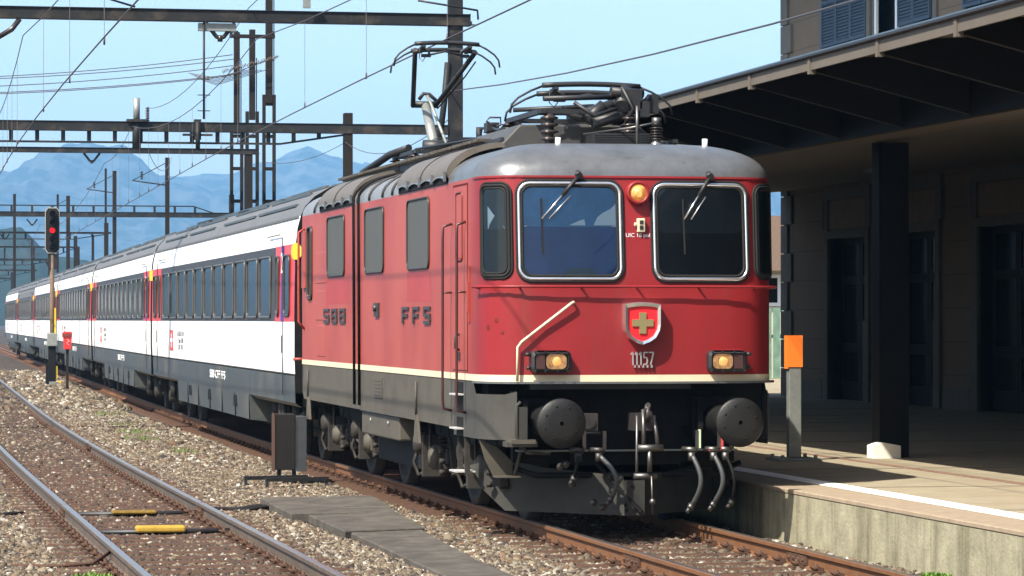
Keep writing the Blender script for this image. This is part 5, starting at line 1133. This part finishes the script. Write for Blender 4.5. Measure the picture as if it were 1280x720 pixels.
g3 = truss_gantry(85, 6.25, -14, 8.0, 7.84, None, 'third overhead gantry, plain short beam just below the second one', post=-.1)
ghanger(g3, .78, 85, 7.82, False, 0); ghanger(g3, -3.9, 85, 7.82, False, 0)
g4 = truss_gantry(150, 13.0, -14, 7.85, 7.6, 8.2, 'fourth overhead gantry, with its ladder-like truss level with the top of the signal', post=1.0, step=1.1)
g5 = truss_gantry(182, 8.6, -14, 7.6, 7.5, 7.15, 'fifth overhead gantry, thin truss crossing behind the signal lamps', post=.6, step=1.4)
g6 = truss_gantry(222, 9.3, -14, 7.55, 7.45, 6.6, 'sixth overhead gantry, thin and distant below the signal lamps', post=.8, step=2.2)
g7 = truss_gantry(275, 10.5, -14, 7.5, 7.4, 7.0, 'seventh overhead gantry, very distant and thin', post=.7, step=1.6)
g8 = truss_gantry(330, 12, -16, 7.4, 7.25, 6.8, 'eighth overhead gantry, faint among the far ones', post=.7, step=1.8)
g9 = truss_gantry(400, 13, -18, 7.4, 7.2, 6.7, 'farthest overhead gantry, just above the roof of the last coach', post=.7, step=2)
for yy_, g_ in ((150, g4), (182, g5), (222, g6)):
    for x in (2.2, -2.0): ghanger(g_, x, yy_, 7.45, False, 0)
# tall masts
def tallmast(x, y, zt, zl, label, w=.20, arm=None):
    t = thing('tall_mast', label, 'mast', (x, y, GZ), 0, 'tall feeder masts above the coaches')
    b = MB(); latmast(b, 0, 0, 0, zl-GZ, .36, .11); b.build('lattice_base', M_mast, t)
    b = MB(); b.box(-w/2, w/2, -.1, .1, zl-GZ-.3, zt-GZ); b.tube([(w/2+.05, 0, 3), (w/2+.05, 0, zt-GZ-1)], .02, 5); b.build('mast', M_mast, t)
    return t
t1 = tallmast(5.95, 86, 12.2, 8.9, 'left one of the three tall brown masts rising behind the first coach')
t2 = tallmast(6.50, 86, 12.3, 9.4, 'middle one of the three tall brown masts rising behind the first coach')
t3 = tallmast(7.10, 86, 16.0, 10.0, 'tallest of the three brown masts, running out of the top of the photo', .24)
b = MB(); b.box(-.25, 1.35, -.12, .12, 12.0-GZ, 12.12-GZ)
for x in (-.2, .0, .6, 1.1, 1.3): b.cyl((x, 0, 12.1-GZ), (x, 0, 12.25-GZ), .05)
b.build('cross_arm', M_mast, t1)
def slimmast(px, y, zt, label, w=.14, arm=True):
    D = y-CAMP[1]; x = (px-640)/FPX*D/math.cos(YAW)*1.0
    th = YAW+math.atan((px-640)/FPX); X = CAMP[0]+D*math.tan(th); t = thing('line_mast', label, 'mast', (X, y, GZ), 0, 'slim masts along the far tracks')
    b = MB(); b.box(-w/2, w/2, -w/2, w/2, 0, zt-GZ); b.build('mast', M_mast, t)
    if arm: b = MB(); b.tube([(0, 0, zt-GZ-1.2), (-1.5, 0, zt-GZ-1.0)], .03, 5); b.tube([(0, 0, zt-GZ-.2), (-1.5, 0, zt-GZ-1.0)], .02, 5); insulator(b, -1.1, 0, zt-GZ-.95, zt-GZ-.6, .06, 4); b.build('cantilever', M_gantry, t)
slimmast(209, 112, 9.0, 'single slim mast left of the three tall masts, above the second coach', .18)
slimmast(143, 150, 10.1, 'slim mast above the third coach, left of the single mast', .2)
slimmast(132, 165, 10.9, 'very thin mast just left of another above the third coach', .12, False)
slimmast(116, 205, 8.0, 'short distant mast above the third coach roof', .18, False)
slimmast(85, 190, 10.2, 'slim mast right of the signal lamps', .24)
slimmast(72, 190, 10.3, 'slim mast with insulator immediately right of the signal head', .14, False)
slimmast(18, 190, 10.3, 'slim mast near the left edge crossing the far gantries', .18, False)
slimmast(98, 240, 7.9, 'short mast between the signal and the third coach roof', .2, False)
slimmast(40, 260, 9.0, 'distant mast left of the signal lamps', .2, False)
# wires
def wire(name, pts, r, label, cat='wire', group='overhead wires'):
    b = MB(); b.tube(pts, r, 5); o = b.build(name, M_wire); tag(o, label, cat, group); return o
def span(a, b_, sag, n=10): return [(a[0]+(b_[0]-a[0])*k/n, a[1]+(b_[1]-a[1])*k/n, a[2]+(b_[2]-a[2])*k/n-4*sag*(k/n)*(1-k/n)) for k in range(n+1)]
def catenary(cx, zc, label, st=(0, .0)):
    sup = [(-38, 8.0), (32, 7.40), (70, 7.9), (85, 7.5), (150, 7.2), (182, 7.1), (222, 7.1), (275, 7.1), (330, 7)]
    t = thing('overhead_line', label, 'overhead line', (cx, -38, 0), 0, 'overhead contact lines')
    P = [(dev(y)-0, y+38, zc) for y in list(range(-38, 331, 8))]; MB().tube(P, .011, 5).build('contact_wire', M_wire, t)
    M = []; D = MB()
    for (y0, z0), (y1, z1) in zip(sup, sup[1:]):
        s = span((dev(y0), y0+38, z0), (dev(y1), y1+38, z1), min(.9, (y1-y0)*.016), 10); M += s[:-1]
        for k in range(1, 10, 1 if y1-y0 > 30 else 3):
            x, y, z = s[k]; D.tube([(x, y, z), (x, y, zc+.12)]+[(x, y, zc+.119), (x, y, zc+.02)], [.004, .004, .014, .014], 5)
    MB().tube(M, .010, 5).build('messenger_wire', M_wire, t); islands('dropper', D, M_wire, t); return t
catenary(.0, 5.62, 'contact line that the raised pantograph touches, above the train')
catenary(-4.43, 5.5, 'contact line over the empty left track, crossing the upper left corner')
wire('feeder_wire', span((3.9, 32, 6.45), (.4, -38, 5.0), .6), .012, 'single wire running from the nearest mast up to the right over the folded pantograph')
wire('feeder_wire', span((1.4, 70, 8.45), (0, 32, 8.0), .5)+span((0, 32, 8.0), (-1.5, -20, 8.6), .3)[1:], .009, 'sagging wire from the insulator on the second gantry up to the nearest gantry')
wire('feeder_wire', span((7.45, 70, 7.5), (4.0, 32, 6.0), .55), .010, 'sagging wire from the post of the second gantry to the mast behind the locomotive')
wire('feeder_wire', span((7.0, 86, 7.6), (7.5, 70, 7.5), .25), .010, 'wire sagging below the second gantry between the tall masts and its post')
wire('feeder_wire', span((5.95, 110, 8.9), (1.4, 70, 7.2), .6), .010, 'sagging wire from the single slim mast down to the second gantry')
for k, (za, zb_, dy) in enumerate(((11.4, 10.50, 0), (11.3, 10.45, .3), (11.0, 10.15, -.2), (10.75, 9.95, .1), (10.7, 9.93, .5))):
    wire('cross_wire', span((5.8+.3*(k % 2), 86+dy, za), (-2.6, 86+dy, zb_), .10)+span((-2.6, 86+dy, zb_), (-24, 86+dy, zb_+.2), 1.2)[1:], .016, ['top wire', 'second wire', 'middle wire', 'fourth wire', 'lowest wire'][k]+' of the bundle crossing the upper left sky to the tall masts', 'wire', 'bundle of cross wires')
im = thing('insulator_cluster', 'tangle of brown insulators and wire ends between the tall masts', 'insulators', (6.4, 85.6, 11))
b = MB()
for k in range(9):
    a = Vector((-.9+.22*k, 0, -.25+.06*k)); 
    for q in range(4): b.lathe(a+Vector((.05*q-.1, 0, .03*q)), (1, 0, .3), [(0, .02), (.012, .07), (.022, .07), (.03, .02)], 8)
b.bar((-.9, 0, -.4), (1.0, 0, .35), .03, .03)
b.build('insulators', mat('weathered_insulator', (.10, .075, .055), .5), im)
b = MB()
for k in range(6): b.tube([(-2.2+k*.1, 0, -.3-k*.05), (-1.2, .1, -.45-.05*k), (-.2+.15*k, 0, -.15)], .012, 4)
b.build('jumper_wire', M_wire, im)
# far end: small building and bush at the very left
fb = thing('distant_shed', 'pale shed with a grey roof at the far left edge beyond the tracks', 'shed', (-4.2, 230, GZ))
b = MB(); b.box(-5, 3.2, 0, 8, 0, 2.9); b.build('wall', mat('pale_shed_wall', (.6, .6, .58), .8), fb)
b = MB(); b.add([(-5.4, -.5, 2.9), (3.6, -.5, 2.9), (3.6, 8.5, 2.9), (-5.4, 8.5, 2.9), (-5.4, 4, 4.4), (3.6, 4, 4.4)], [(0, 1, 5, 4), (2, 3, 4, 5), (0, 4, 3), (1, 2, 5)]); b.build('roof', mat('shed_roof', (.25, .27, .29), .7), fb)
weed('green_bush', (-3.6, 160, GZ), 900, 1.0, 1.1, 'low green bush beside the far tracks at the left edge')
# haze: real air
b = MB(); b.box(-5990, 5990, -399, 6700, GZ-3, 450)
def hazemat():
    m = bpy.data.materials.new('haze_air'); m.use_nodes = True; n = m.node_tree; n.nodes.remove(n.nodes['Principled BSDF']); pv = n.nodes.new('ShaderNodeVolumePrincipled')
    pv.inputs['Color'].default_value = (.27, .59, 1, 1); pv.inputs['Density'].default_value = HAZE; pv.inputs['Anisotropy'].default_value = 0.0
    n.links.new(pv.outputs[0], n.nodes['Material Output'].inputs['Volume']); return m
HAZE = 1.35e-4
if HAZE: hz = b.build('haze', hazemat()); hz['kind'] = 'stuff'
